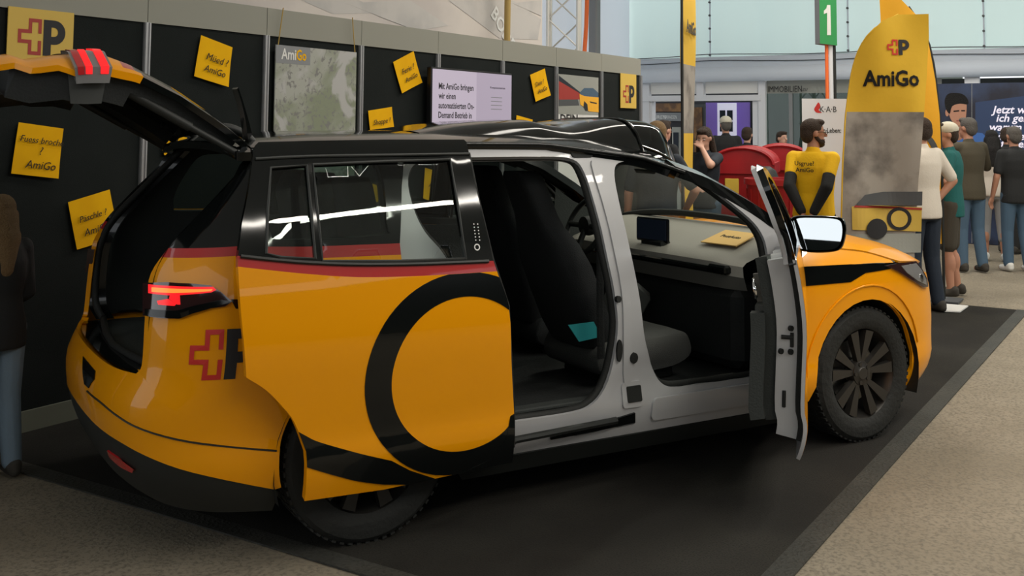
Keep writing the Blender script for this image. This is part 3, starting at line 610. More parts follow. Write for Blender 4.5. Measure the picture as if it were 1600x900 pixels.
# ------------------------------------------------------------------ front door, swung open about its hinges
HG = np.array([2.345, -.90]); TH = math.radians(44)
def fdn(off=0):
    def f(s, z):
        q = skin(s, z, off); d = q[:2] - HG; c, si = math.cos(TH), math.sin(TH); return np.array([HG[0] + c * d[0] - si * d[1], HG[1] + si * d[0] + c * d[1], z])
    return f
RE = cr([(1.40, .25), (1.372, .32), (1.36, .45), (1.335, .65), (1.305, .9), (1.275, 1.1)], 4)
LOW = RE + [(2.0, 1.08), (2.33, 1.06), (2.34, .6), (2.34, .262), (1.9, .25)]
fd = panel('front_door', 'primer_white', fdn(), LOW, thick=.016, parent=van); fd['label'] = 'front passenger door swung open, white inside edge'
panel('yellow_wrap', 'paint_yellow', fdn(.0015), [(x + (.012 if x < 1.5 else 0), z) for x, z in LOW], thick=.001, parent=fd)
ins = lambda d: [(x + d, max(z, .30 + d * .4)) for x, z in RE] + [(2.26, 1.06), (2.30, .6), (2.28, .32)]
panel('shut_seal', 'rubber', fdn(-.016), ins(.050), thick=.022, parent=fd)
core = panel('door_core', 'primer_white', fdn(-.038), ins(.064), thick=.085, parent=fd)
panel('door_lining', 'trim_mid', fdn(-.123), [(x + .08, max(z, .40)) for x, z in RE] + [(2.20, 1.02), (2.20, .42)], thick=.05, parent=fd)
panel('armrest', 'trim_mid', fdn(-.17), [(1.36, .86), (1.36, .42), (1.6, .40), (2.1, .45), (2.1, .8)], thick=.06, parent=fd)
panel('lining_insert', 'dash_dark', fdn(-.173), [(1.42, .90), (1.40, 1.02), (2.1, 1.0), (2.1, .84)], thick=.025, parent=fd)
FW_o = [(1.275, 1.08), (1.25, 1.25), (1.25, 1.42), (1.30, 1.475), (1.48, 1.477), (1.62, 1.455), (1.776, 1.402), (2.03, 1.225), (2.20, 1.10), (2.30, 1.06)]
FW_i = [(1.325, 1.10), (1.30, 1.25), (1.295, 1.38), (1.33, 1.43), (1.48, 1.435), (1.62, 1.41), (1.76, 1.36), (1.99, 1.20), (2.10, 1.10)]
panel('window_frame', 'gloss_black', fdn(-.004), FW_o, [FW_i], thick=.03, parent=fd)
panel('frame_inner', 'primer_white', fdn(-.036), FW_o, [FW_i], thick=.02, parent=fd)
panel('window_pane', 'glass_clear', fdn(-.02), FW_i, thick=0, parent=fd)
def onshut(z, o): s = np.interp(z, [q[1] for q in RE], [q[0] for q in RE]) + .062; return fdn(o)(s, z)
for z, o in ((.80, -.06), (.70, -.06), (.70, -.10)): p = onshut(z, o); b = MB(); b.lathe([(0, 0), (.012, 0), (.012, .012), (0, .012)], p - np.array([.008, .008, 0]), 'y', 10); b.build('screw', 'rubber', core)
b = MB(); b.tube([onshut(.76, -.055), onshut(.76, -.105)], .009, 8); b.tube([onshut(.78, -.06), onshut(.72, -.06)], .008, 8); b.build('latch', 'rubber', core)
b = MB(); b.tube([onshut(.46, -.085), onshut(.53, -.085)], .008, 6); b.build('drain_slot', 'rubber', core)
b = MB(); hp = [fdn(-.20)(1.44 + .05 * math.cos(a), .95 + .04 * math.sin(a)) for a in np.linspace(0, 2 * math.pi, 14)[:-1]]; b.tube(hp, .008, 6, closed=True); b.build('pull_handle', 'chrome', fd, 60)
# mirror on the open door
mc = np.array([2.275, -1.10, 1.125]); _t = math.radians(6.9); mR = rz(math.radians(42)) @ np.array([[math.cos(_t), 0, math.sin(_t)], [0, 1, 0], [-math.sin(_t), 0, math.cos(_t)]]); mr = empty('door_mirror', mc, 0, parent=van)
sh = cr([(-.13, -.045), (-.10, -.075), (0, -.085), (.10, -.07), (.13, -.02), (.135, .05), (.11, .085), (0, .09), (-.11, .08), (-.135, .02)], 4, True)
MF = lambda k, dx: [mR @ np.array([dx, -u * k, v * k]) for u, v in sh]
b = MB(); rings = [MF(1, 0), MF(1.04, .01), MF(1.02, .05), MF(.8, .09), MF(.4, .11)]; n_ = len(sh)
b.add([p for r in rings for p in r], [(i * n_ + k, i * n_ + (k + 1) % n_, (i + 1) * n_ + (k + 1) % n_, (i + 1) * n_ + k) for i in range(4) for k in range(n_)] + [tuple(4 * n_ + k for k in range(n_))]); b.build('housing', 'gloss_black', mr, 50)
b = MB(); b.add(MF(.90, .004), [tuple(range(n_))]); b.build('mirror_glass', 'mirror', mr)
b = MB(); b.tube([mR @ np.array([.04, .10, -.06]), np.array([-.03, .10, -.10]), np.array([-.05, .17, -.13])], [.028, .03, .034], 10); b.build('mirror_foot', 'plastic_black', mr, 50)
# left mirror
b = MB(); b.bbox((2.16, 1.08, 1.10), (.10, .22, .16), .03); b.tube([(2.18, .90, 1.05), (2.18, 1.0, 1.05)], .03, 8); b.build('left_mirror', 'gloss_black', van, 50)
b = MB(); b.bbox((2.108, 1.08, 1.10), (.004, .19, .13), .001); b.build('left_mirror_glass', 'mirror', van)
# ------------------------------------------------------------------ roof sensor pod
def pod(x, t):
    zc = itp([(.45, 1.622), (.7, 1.658), (.86, 1.672), (1.1, 1.683), (1.2, 1.662), (1.29, 1.652), (1.38, 1.660), (1.48, 1.678), (1.60, 1.692), (1.66, 1.695)], x); hw = itp([(.45, .40), (1.0, .46), (1.66, .50)], x)
    base = top(x, t * hw / .72)[2]; s = abs(t); return (x, t * hw, base - .004 + (zc - base + .004) * max(0, 1 - s ** 5))
b = MB(); b.grid(pod, np.linspace(.45, 1.66, 40), np.linspace(-1, 1, 21)); pd = b.build('sensor_fairing', 'gloss_black', van, 45)
def dome(x, t):
    zc = itp([(1.66, 1.695), (1.80, 1.69), (1.88, 1.683), (1.93, 1.66), (2.0, 1.60), (2.06, 1.50)], x); hw = itp([(1.66, .50), (1.9, .44), (2.06, .34)], x); base = top(x, t * hw / .78)[2] - .006
    return (x, t * hw, base + (max(zc, base + .002) - base) * max(0, 1 - abs(t) ** 6))
b = MB(); b.grid(dome, np.linspace(1.66, 2.05, 14), np.linspace(-1, 1, 19)); b.build('sensor_window', 'glass_dark', pd, 50)
b = MB(); b.tube([dome(1.67, t) for t in np.linspace(-1, 1, 19)], .008, 6); b.tube([dome(1.92, t) for t in np.linspace(-1, 1, 15)], .008, 6); b.tube([dome(x, -.97) for x in np.linspace(1.67, 1.98, 8)], .007, 6); b.build('window_rim', 'gloss_black', pd, 60)
for yy in (-.30, 0, .30):
    b = MB(); b.lathe([(0, .07), (.05, .07), (.058, .06), (.058, .01), (.065, 0)], (1.80, yy, 1.575), 'z', 20); b.build('lidar', 'rim_dark', pd, 40)
# ------------------------------------------------------------------ tailgate, built shut and then swung up about its hinge
HX, HZ, TA = -.44, 1.585, math.radians(-79)
PROF = [(0, -.47, 1.585), (.12, -.565, 1.50), (.33, -.715, 1.34), (.53, -.835, 1.18), (.62, -.885, 1.09), (.70, -.90, 1.0), (.78, -.905, .93), (.88, -.905, .83), (.94, -.935, .78), (1.0, -.935, .72)]
def tgc(v, t, off=0):
    x, z = itp([(p[0], p[1]) for p in PROF], v), itp([(p[0], p[2]) for p in PROF], v); e = .02
    dx = itp([(p[0], p[1]) for p in PROF], min(1, v + e)) - itp([(p[0], p[1]) for p in PROF], max(0, v - e)); dz = itp([(p[0], p[2]) for p in PROF], min(1, v + e)) - itp([(p[0], p[2]) for p in PROF], max(0, v - e)); L = math.hypot(dx, dz)
    hw = itp([(0, .60), (.3, .665), (.53, .70), (.65, .72), (.8, .70), (1, .62)], v); s = abs(t)
    x += .035 * s ** 2.5 + itp([(0, .02), (.5, .03), (.62, .05), (.74, .05), (.80, .022), (1, .02)], v) * max(0, s - .86) / .14
    return np.array([x + off * dz / L, t * hw, z - off * dx / L])
def tg(v, t, off=0):
    x, y, z = tgc(v, t, off); c, s = math.cos(-TA), math.sin(-TA); dx, dz = x - HX, z - HZ
    a = math.radians(79); c, s = math.cos(a), math.sin(a)            # rear edge lifts
    return np.array([HX + c * dx + s * dz, y, HZ - s * dx + c * dz])
def tpan(name, m, v0, v1, t0=-1, t1=1, off=0, th=.03, parent=None, nv=10, nt=21):
    b = MB(); V = np.linspace(v0, v1, nv); T = np.linspace(t0, t1, nt)
    o_ = [[tg(v, t, off) for t in T] for v in V]; i_ = [[tg(v, t * (1 - .0), off - th) for t in T] for v in V]; n = nt
    P = [p for r in o_ for p in r] + [p for r in i_ for p in r]; k = nv * nt; F = []
    for i in range(nv - 1):
        for j in range(nt - 1):
            q = (i * n + j, (i + 1) * n + j, (i + 1) * n + j + 1, i * n + j + 1); F += [q, tuple(k + a for a in q[::-1])]
    for i in range(nv - 1):
        for j in (0, nt - 1): F.append((i * n + j, (i + 1) * n + j, k + (i + 1) * n + j, k + i * n + j))
    for j in range(nt - 1):
        for i in (0, nv - 1): F.append((i * n + j, i * n + j + 1, k + i * n + j + 1, k + i * n + j))
    b.add(P, F); return b.build(name, m, parent or van, 45)
tgo = tpan('tailgate', 'paint_yellow', .74, 1.0, th=.022); tgo['label'] = 'raised tailgate, yellow lower panel and dark glass'
tpan('rear_window', 'gloss_black', .0, .52, -.95, .95, th=.025, parent=tgo)
for a0, a1 in ((-1, -.95), (.95, 1)): tpan('side_edge', 'paint_yellow', .50, .62, a0, a1, off=.004, th=.03, parent=tgo, nt=4); tpan('side_edge', 'gloss_black', .0, .50, a0, a1, off=.002, th=.025, parent=tgo, nt=4)
tpan('red_stripe', 'paint_red', .52, .565, -.95, .95, th=.03, parent=tgo, nv=4); tpan('upper_panel', 'paint_yellow', .565, .62, -.95, .95, th=.03, parent=tgo, nv=4)
tpan('lamp_strip', 'lamp_smoke', .62, .74, -.62, .62, off=.004, th=.04, parent=tgo, nv=5)
for sg in (-1, 1):
    q = sorted((sg * .62, sg * 1.015)); l = tpan('tail_lamp', 'lamp_clear', .62, .74, *q, off=.016, th=.06, parent=tgo, nv=5, nt=9)
    tpan('light_bar', 'lamp_red_lit', .630, .655, *sorted((sg * .66, sg * 1.02)), off=.022, th=.03, parent=l.parent, nv=3, nt=9)
    tpan('brake_light', 'lamp_red_lit', .680, .700, *sorted((sg * .84, sg * 1.02)), off=.021, th=.03, parent=l.parent, nv=3, nt=7); tpan('reversing_light', 'lamp_red', .705, .73, *sorted((sg * .70, sg * 1.02)), off=.020, th=.03, parent=l.parent, nv=3, nt=7)
tpan('inner_lining', 'trim_dark', .50, .96, -.95, .95, off=-.03, th=.11, parent=tgo, nv=12); tpan('inner_frame', 'trim_dark', .03, .52, -.95, -.80, off=-.02, th=.06, parent=tgo, nv=8, nt=4); tpan('inner_frame', 'trim_dark', .03, .52, .80, .95, off=-.02, th=.06, parent=tgo, nv=8, nt=4); tpan('lining_plate', 'plastic_grey', .62, .76, -.96, -.72, off=-.03, th=.115, parent=tgo, nv=3, nt=4)
tpan('handle_recess', 'plastic_grey', .86, .93, -.28, -.10, off=-.138, th=.012, parent=tgo, nv=3, nt=4)
for s0, s1 in ((-.97, -.86), (.86, .97)):       # winglets beside the glass, standing up now that the gate is raised
    b = MB()
    T = np.linspace(s0, s1, 15)
    def sp(t, q):
        x, z = -.455 - .20 * q, 1.60 - .03 * q * q; dx, dz = x - HX, z - HZ; c_, s__ = math.cos(math.radians(79)), math.sin(math.radians(79))
        return np.array([HX + c_ * dx + s__ * dz, t * (.66 + .02 * q), HZ - s__ * dx + c_ * dz])
    o_ = [[sp(t, q) + (tg(.1, t, .05) - tg(.1, t, 0)) * -.12 * math.sin(math.pi * q) for q in (0, .25, .5, .75, 1)] for t in T]; i_ = [[sp(t, q) - (tg(.1, t, .05) - tg(.1, t, 0)) * .55 * (1 - q * .7) for q in (0, .25, .5, .75, 1)] for t in T]
    P = [p for r in o_ for p in r] + [p for r in i_ for p in r]; k = 75; F = []
    for i in range(14):
        for j in range(4): a = (i * 5 + j, (i + 1) * 5 + j, (i + 1) * 5 + j + 1, i * 5 + j + 1); F += [a, tuple(k + z for z in a[::-1])]
        F.append((i * 5 + 4, (i + 1) * 5 + 4, k + (i + 1) * 5 + 4, k + i * 5 + 4)); F.append((i * 5, (i + 1) * 5, k + (i + 1) * 5, k + i * 5))
    for i in (0, 14):
        for j in range(4): F.append((i * 5 + j, i * 5 + j + 1, k + i * 5 + j + 1, k + i * 5 + j))
    b.add(P, F); b.build('winglet', 'gloss_black', tgo, 45)
for sg in (-1, 1):
    a, e = np.array([-.44, sg * .64, 1.50]), tg(.56, sg * .90, -.08)
    st_ = MB(); st_.tube([a, a + (e - a) * .5], .014, 8); st_.tube([a + (e - a) * .45, e], .02, 8); st_.build('gas_strut', 'plastic_black', tgo, 60)
    st_ = MB(); st_.tube([a + (e - a) * .02, a + (e - a) * .10], .018, 8); st_.build('strut_joint', 'chrome', tgo, 60)
    h_ = MB(); h_.tube(cr([(-.36, sg * .45, 1.56), (-.40, sg * .45, 1.60), (-.47, sg * .45, 1.63), tuple(tg(.10, sg * .72, -.04))], 4), .018, 8); h_.build('hinge', 'plastic_black', tgo, 60)
# ------------------------------------------------------------------ cabin
b = MB(); b.bbox((1.22, 0, .36), (2.15, 1.60, .05), .01); b.build('cabin_floor', 'trim_dark', van)
b = MB(); b.bbox((1.72, -.80, .41), (.60, .06, .02), .006); b.build('sill_plate', 'dash_dark', van)
b = MB(); b.bbox((.68, -.80, .40), (.95, .07, .02), .006); b.build('sill_plate', 'trim_mid', van)
b = MB(); b.bbox((2.33, 0, .68), (.06, 1.66, .62), .01); b.build('bulkhead', 'trim_dark', van)
def seat(x, y, fabric, lean, h, side=None, head=True, name='seat'):
    S = empty(name, (x, y, .385), 0, parent=van)
    b = MB(); prof = cr([(-.27, .06), (-.27, .20), (-.1, .215), (.10, .225), (.22, .235), (.275, .19), (.27, .10), (.1, .05)], 4, True)
    n = len(prof); P = [];
    for yy, k in ((-.25, .86), (-.235, .96), (-.12, 1.0), (0, .985), (.12, 1.0), (.235, .96), (.25, .86)): P += [(u * (1 if k > .9 else .97), yy, .13 + (v - .13) * k) for u, v in prof]
    b.add(P, [(i * n + j, i * n + (j + 1) % n, (i + 1) * n + (j + 1) % n, (i + 1) * n + j) for i in range(6) for j in range(n)] + [tuple(range(n)), tuple(6 * n + j for j in range(n))]); b.build('cushion', [side or fabric], S, 60)
    b = MB(); P = []; W_ = [(0, .20), (.10, .245), (.25, .25), (.40, .245), (.50, .215), (.58, .16), (.64, .135), (.74, .13), (.81, .12), (.84, .08)]; W_ = [(a * h / .84, w_) for a, w_ in W_]; ln = math.tan(lean); n = 16
    for a, w_ in W_:
        th = .075 if a < .5 * h else .06
        for k in range(n):
            q = 2 * math.pi * k / n; cx, cy = math.cos(q), math.sin(q); sx = np.sign(cx) * abs(cx) ** .6; sy = np.sign(cy) * abs(cy) ** .6
            wing = .05 * abs(sy) ** 4 if a < .6 * h else .02
            P.append((-.24 - a * ln + th * sx + wing * (sx > 0), w_ * sy, .18 + a))
    m = len(W_); b.add(P, [(i * n + j, i * n + (j + 1) % n, (i + 1) * n + (j + 1) % n, (i + 1) * n + j) for i in range(m - 1) for j in range(n)] + [tuple(range(n)), tuple((m - 1) * n + j for j in range(n))]); b.build('backrest', fabric, S, 60)
    b = MB(); b.bbox((0, 0, .03), (.42, .40, .09), .02); b.build('seat_base', 'plastic_black', S)
    return S
seat(1.60, -.37, 'seat_fabric', .40, .86, 'seat_grey'); seat(1.72, .38, 'seat_fabric', .32, .86)
for y_ in (-.40, .02, .44): seat(.50, y_, 'seat_fabric', .20, .85)
b = MB()                                       # belts
b.tube(cr([skin(1.26, 1.36, -.10), (1.24, -.72, 1.0), (1.26, -.70, .55)], 6), .022, 6, flat=.15); b.build('seat_belt', 'trim_dark', van)
# dashboard
def dash(y, k):
    pr = [(2.09, .80), (2.02, .90), (2.015, .955), (2.04, .975), (2.12, 1.0), (2.25, 1.045), (2.38, 1.085), (2.48, 1.10)][k]; e = max(0, abs(y) - .62) / .18
    return (pr[0] + .05 * e * e + .02 * abs(y), y, pr[1] - .015 * e)
b = MB(); b.grid(dash, np.linspace(-.79, .79, 29), range(1, 8)); b.build('dashboard', 'dash_light', van, 50)
b = MB(); b.grid(lambda y, k: (dash(y, 1)[0] + .012 * k, y, [.895, .86, .82][int(k)]), np.linspace(-.79, .79, 17), range(3)); b.build('dash_lower', 'dash_dark', van, 50)
b = MB(); b.bbox((2.035, -.12, .915), (.05, 1.1, .03), .008); b.bbox((2.035, -.66, .92), (.05, .14, .045), .01); b.build('air_vent', 'gloss_black', van)
b = MB(); b.bbox((2.20, 0, .62), (.26, 1.50, .42), .05); b.build('lower_dash', 'trim_dark', van)
for s_ in (1,):
    b = MB(); b.grid(lambda x, q: (x, s_ * (.80 - .03 * q), itp([(1.9, 1.30), (2.1, 1.17), (2.3, 1.10), (2.42, 1.07)], x) * q + (1 - q) * .95), np.linspace(1.95, 2.42, 8), (0, .5, 1)); b.build('pillar_trim', 'trim_mid', van, 50)
tf = rz(.15); b = MB(); b.bbox((2.08, -.05, 1.068), (.02, .25, .135), .008, rot=tf); tb = b.build('centre_tablet', 'screen_black', van)
b = MB(); b.bbox((2.068, -.05, 1.070), (.004, .228, .112), .001, rot=tf); b.build('display', 'screen_blue', tb)
b = MB(); b.bbox((2.10, -.05, .995), (.07, .2, .04), .012); b.build('tablet_mount', 'plastic_black', tb)
swc = np.array([1.93, .40, 1.06]); a_ = .42; swu = np.array([-math.sin(a_) * -1, 0, math.cos(a_)]); swu = np.array([.42, 0, .91])
b = MB(); b.tube([swc + .18 * (math.cos(q) * np.array([0, 1, 0]) + math.sin(q) * swu) for q in np.linspace(0, 2 * math.pi, 33)[:-1]], .017, 8, closed=True)
b.tube([swc - np.array([0, .17, 0]), swc + np.array([0, .17, 0])], .018, 8); b.tube([swc, swc - .17 * swu], .018, 8); b.lathe([(0, -.03), (.055, -.02), (.06, .02), (.04, .14)], swc, 'x', 16); b.build('steering_wheel', 'plastic_black', van, 60)
b = MB(); b.bbox((1.86, -.06, .66), (.16, .24, .26), .03, rot=rz(0) @ np.array([[.8, 0, .6], [0, 1, 0], [-.6, 0, .8]])); b.build('centre_console', 'plastic_grey', van, 40)
b = MB(); b.bbox((2.06, -.01, 1.42), (.04, .20, .07), .02); b.tube([(2.06, -.01, 1.44), (2.02, -.01, 1.50)], .01, 6); b.build('rear_view_mirror', 'plastic_grey', van, 40)
# envelope and teal patch in the van
ef = Frame(c2w((2.20, -.50, 1.036)), RC @ np.array([0, -1, 0]), RC @ np.array([.95, 0, .32])); 
en = flat('envelope', ef, [(-.12, -.05), (.15, -.04), (.14, .13), (-.11, .13)], 'envelope', .004, .006, label='yellow envelope lying on the light grey dashboard', cat='envelope')
text('envelope_print', ef, 'PostAuto', -.06, .04, .04, 'ink', .0105, parent=en, bold=.02)
q_ = [np.array(cp(x, y, 1, -.64)) for x, y in ((888, 508), (928, 503), (940, 526), (905, 534))]
b = MB(); b.add([c2w(p) for p in q_] + [c2w(p + np.array([0, .006, 0])) for p in q_], [(0, 1, 2, 3), (7, 6, 5, 4), (0, 4, 5, 1), (1, 5, 6, 2), (2, 6, 7, 3), (3, 7, 4, 0)]); b.build('patch', 'teal_patch', None, label='small teal card beside the front passenger seat', cat='patch')  # plain flat teal quad set at the side of the seat
# ------------------------------------------------------------------ ground
b = MB(); b.grid(lambda x, y: (x, y, -.006), np.linspace(-8, 26, 18), np.linspace(-12, 16, 15)); b.build('floor', 'concrete', None, kind='structure')
b = MB(); b.box(((MATX + 10.95) / 2, (MATY + WALLY) / 2, -.003), (10.95 - MATX, WALLY - MATY, .006)); b.build('exhibition_carpet', 'carpet', None, label='dark charcoal exhibition carpet under the yellow van', cat='carpet')
for nm, c, d in (('right', ((MATX + 10.95) / 2, MATY, .0), (10.95 - MATX, .10, .006)), ('rear', (MATX, (MATY + WALLY) / 2, .0), (.10, WALLY - MATY, .006))):
    b = MB(); b.box(c, d); b.build('floor_tape', 'tape', None, label='grey tape strip along the long open side of the dark carpet' if nm == 'right' else 'grey tape strip on the carpet edge behind the raised tailgate', cat='tape', group='carpet tape')
# ------------------------------------------------------------------ the hall: tent roof, unseen dark walls added to shape the reflections
b = MB(); b.grid(lambda x, y: (x, y, 6.4 - .12 * abs(y)), np.linspace(-8, 18, 12), np.linspace(-9, 9, 13)); b.build('ceiling', 'tent_roof', None, 60, kind='structure')
b = MB(); b.box((5, -7.5, 1.35), (26, .1, 2.7)); b.build('unseen_wall_front', 'felt_black', None, kind='structure')  # unseen wall, added so the bodywork reflects black below the daylight band
b = MB(); b.grid(lambda x, z: (x, -9, z), np.linspace(-8, 18, 10), (3.4, 4.4, 5.32)); b.build('unseen_tent_strip', 'tent_roof', None, 60, kind='structure')  # unseen strip of tent cloth, added to narrow the reflected daylight band
b = MB(); b.box((-5.5, 0, 1.35), (.1, 15, 2.7)); b.build('unseen_wall_right', 'felt_black', None, kind='structure')  # another unseen wall, added for dark surroundings behind the camera
# ------------------------------------------------------------------ booth wall
PX = [1.27, 2.26, 3.245, 4.23, 5.22, 6.21, 7.20, 8.20, 9.19, 10.165, 11.14]
WF = Frame((0, WALLY, 0), (1, 0, 0), (0, 0, 1))
b = MB(); b.box(((PX[0] + PX[-1]) / 2, WALLY + .04, 1.225), (PX[-1] - PX[0], .04, 2.44)); wall = b.build('wall_back', 'felt_black', None, kind='structure')
for i in range(len(PX) - 1):
    xc, wdt = (PX[i] + PX[i + 1]) / 2, PX[i + 1] - PX[i]
    b = MB(); b.box((xc, WALLY + .01, 1.18), (wdt - .04, .02, 2.16)); b.build('panel', 'felt_black', wall)
    b = MB(); b.box((xc, WALLY + .004, 2.355), (wdt - .005, .03, .19)); b.build('header_board', 'header_grey', wall)
    b = MB(); b.box((xc, WALLY + .0, .055), (wdt - .03, .03, .11)); b.build('plinth', 'base_grey', wall)
for x in PX:
    b = MB(); b.box((x, WALLY - .002, 1.13), (.042, .03, 2.26))
    for k in (-.013, .013): b.box((x + k, WALLY - .02, 1.13), (.010, .008, 2.26))
    b.build('post', 'alu', wall)
# ------------------------------------------------------------------ things on the booth wall
NF = Frame((0, WALLY - .016, 0), (1, 0, 0), (0, 0, 1))
def quad(fr, px): return [fr.px(*q) for q in px]
def note(px, lines, label, size=.10, dx=.14, curl=True):
    q = [np.array(p) for p in quad(NF, px)]; vs = []; fs = []; n = 6
    for i in range(n + 1):
        for j in range(n + 1):
            a, c = i / n, j / n; p = (q[0] * (1 - a) + q[1] * a) * (1 - c) + (q[3] * (1 - a) + q[2] * a) * c; lift = .018 * (a * c) ** 2 + .006 * (1 - a) * c ** 2
            vs.append(NF.p(*p, lift + .001))
    fs = [(i * (n + 1) + j, (i + 1) * (n + 1) + j, (i + 1) * (n + 1) + j + 1, i * (n + 1) + j + 1) for i in range(n) for j in range(n)]
    b = MB(); b.add(vs, fs); o = b.build('sticky_note', 'note_yellow', None, 60, label=label, cat='note', group='yellow notes on the booth wall', keepn=True)
    m = o.modifiers.new('thickness', 'SOLIDIFY'); m.thickness = .0015
    e = q[1] - q[0]; rot = math.atan2(e[1], e[0]); d = q[3] - q[0]
    for body, a, c, k in lines:
        p = q[0] + e * a + d * c; text('handwriting', NF, body, p[0], p[1], size * k, 'ink', .012 + .006 * c, rot=rot, shear=.2, parent=o, bold=0)
    return o
note([(314, 55), (363, 74), (354, 136), (302, 119)], [('Müed ?', .22, .52, 1), ('AmiGo', .22, .80, .95)], 'yellow note reading Müed ? AmiGo, beside the hanging map poster', .065)
note([(29, 191), (99, 201), (88, 279), (16, 271)], [('Fuess broche', .05, .36, .80), ('?', .5, .58, 1), ('AmiGo', .25, .86, 1)], 'yellow note reading Fuess broche ? AmiGo, below the large logo square', .062)
note([(106, 316), (171, 296), (184, 370), (119, 390)], [('Päschle ?', .14, .48, .85), ('AmiGo', .2, .78, .95)], 'yellow note reading Päschle ? AmiGo, the lowest note, beside the van tail', .06)
note([(614, 97), (646, 80), (657, 129), (627, 146)], [('Ferie ?', .2, .48, .9), ('AmiGo', .25, .76, .8)], 'yellow note reading Ferie ? AmiGo, tilted, left of the screen', .07)
note([(575, 173), (612, 167), (614, 206), (578, 211)], [('Shoppe ?', .12, .62, .72)], 'yellow note reading Shoppe ?, just above the van roof', .08)
note([(828, 117), (851, 107), (858, 149), (836, 159)], [('Doie ?', .14, .48, .72), ('AmiGo', .2, .76, .72)], 'yellow note tilted on the panel between screen and car poster', .085)
note([(807, 180), (832, 187), (828, 225), (803, 218)], [], 'blank-topped yellow note low on the wall, half hidden by the roof sensor fairing')
note([(253, 207), (292, 215), (289, 247), (255, 242)], [('AmiGo', .3, .5, .6)], 'yellow note behind the raised tailgate struts', .06)
note([(572, 284), (615, 298), (611, 345), (568, 333)], [('AmiGo', .40, .78, .8)], 'yellow note seen through the sliding door window beside a headrest', .08)
note([(664, 262), (690, 270), (684, 318), (660, 310)], [('AmiGo', .2, .6, .7)], 'yellow note seen through the sliding door window near its front edge', .07)
note([(822, 278), (848, 268), (856, 310), (830, 322)], [], 'yellow note seen over the front passenger headrest through the van')
for px, lab in (([(12, 10), (114, 20), (113, 97), (9, 102)], 'large gold square with outlined red cross and black P'), ([(969, 114), (994, 117), (993, 170), (969, 168)], 'smaller gold square with cross and P at the end of the wall')):
    q = quad(NF, px); u0 = (q[0][0] + q[3][0]) / 2; u1 = (q[1][0] + q[2][0]) / 2; v0 = (q[2][1] + q[3][1]) / 2; v1 = (q[0][1] + q[1][1]) / 2
    o = flat('logo_board', NF, [(u0, v0), (u1, v0), (u1, v1), (u0, v1)], 'gold', 0, .006, label=lab, cat='sign'); s_ = u1 - u0
    post_logo(NF, u0 + s_ * .15, v0 + (v1 - v0) * .15 if s_ > .36 else v0 + (v1 - v0) * .26, s_ * .50, o, t=.0075)
# map poster
mm = bpy.data.materials.new('map_print'); mm.use_nodes = True; nt = mm.node_tree; bs = nt.nodes['Principled BSDF']; tc = nt.nodes.new('ShaderNodeTexCoord'); bs.inputs['Roughness'].default_value = .6
def nz(s, d, lo, hi, dist=0):
    n = nt.nodes.new('ShaderNodeTexNoise'); n.inputs['Scale'].default_value = s; n.inputs['Detail'].default_value = d; n.inputs['Distortion'].default_value = dist; nt.links.new(tc.outputs['Object'], n.inputs['Vector'])
    r = nt.nodes.new('ShaderNodeMapRange'); r.inputs[1].default_value = lo; r.inputs[2].default_value = hi; nt.links.new(n.outputs['Fac'], r.inputs[0]); return r.outputs[0]
def mx(a, c2, f):
    x = nt.nodes.new('ShaderNodeMix'); x.data_type = 'RGBA'; x.inputs[7].default_value = (*c2, 1); nt.links.new(f, x.inputs[0])
    if isinstance(a, tuple): x.inputs[6].default_value = (*a, 1)
    else: nt.links.new(a, x.inputs[6])
    return x.outputs[2]
c = mx((.36, .37, .33), (.22, .25, .17), nz(1.6, 8, .45, .60, 1)); c = mx(c, (.19, .19, .18), nz(22, 8, .54, .62, 1)); c = mx(c, (.42, .42, .41), nz(3.5, 10, .54, .62, 1)); nt.links.new(c, bs.inputs['Base Color']); M['map_print'] = mm
PF = Frame((0, WALLY - .03, 0), (1, 0, 0), (0, 0, 1)); a = PF.px(430, 74); e = PF.px(556, 78); v1 = (a[1] + e[1]) / 2; v0 = PF.px(430, 328)[1]
mp = flat('map_poster', PF, [(a[0], v0), (e[0], v0), (e[0], v1), (a[0], v1)], 'map_print', 0, .008, label='grey relief map poster titled AmiGo hanging on strings', cat='poster')
flat('title_box', PF, [(a[0], v1 - .125), (a[0] + .34, v1 - .125), (a[0] + .34, v1), (a[0], v1)], 'grey_mid', .008, .001, parent=mp)
text('title', PF, 'Ami', a[0] + .05, v1 - .095, .105, 'white_print', .010, bold=.02, parent=mp, width=.145); text('title', PF, 'Go', a[0] + .198, v1 - .095, .105, 'note_yellow', .010, bold=.02, parent=mp, width=.10)
for x0, x1 in ((434, 441), (554, 549)):
    p, t_ = PF.px(x0, 74), PF.px(x1, 14 if x0 < 500 else 28); b = MB(); b.tube([PF.p(p[0], v1, .004), PF.p((p[0] + t_[0]) / 2, (v1 + t_[1]) / 2, .006), PF.p(t_[0], 2.46, .01)], .004, 5); keep(b.build('string', 'string', None), mp)
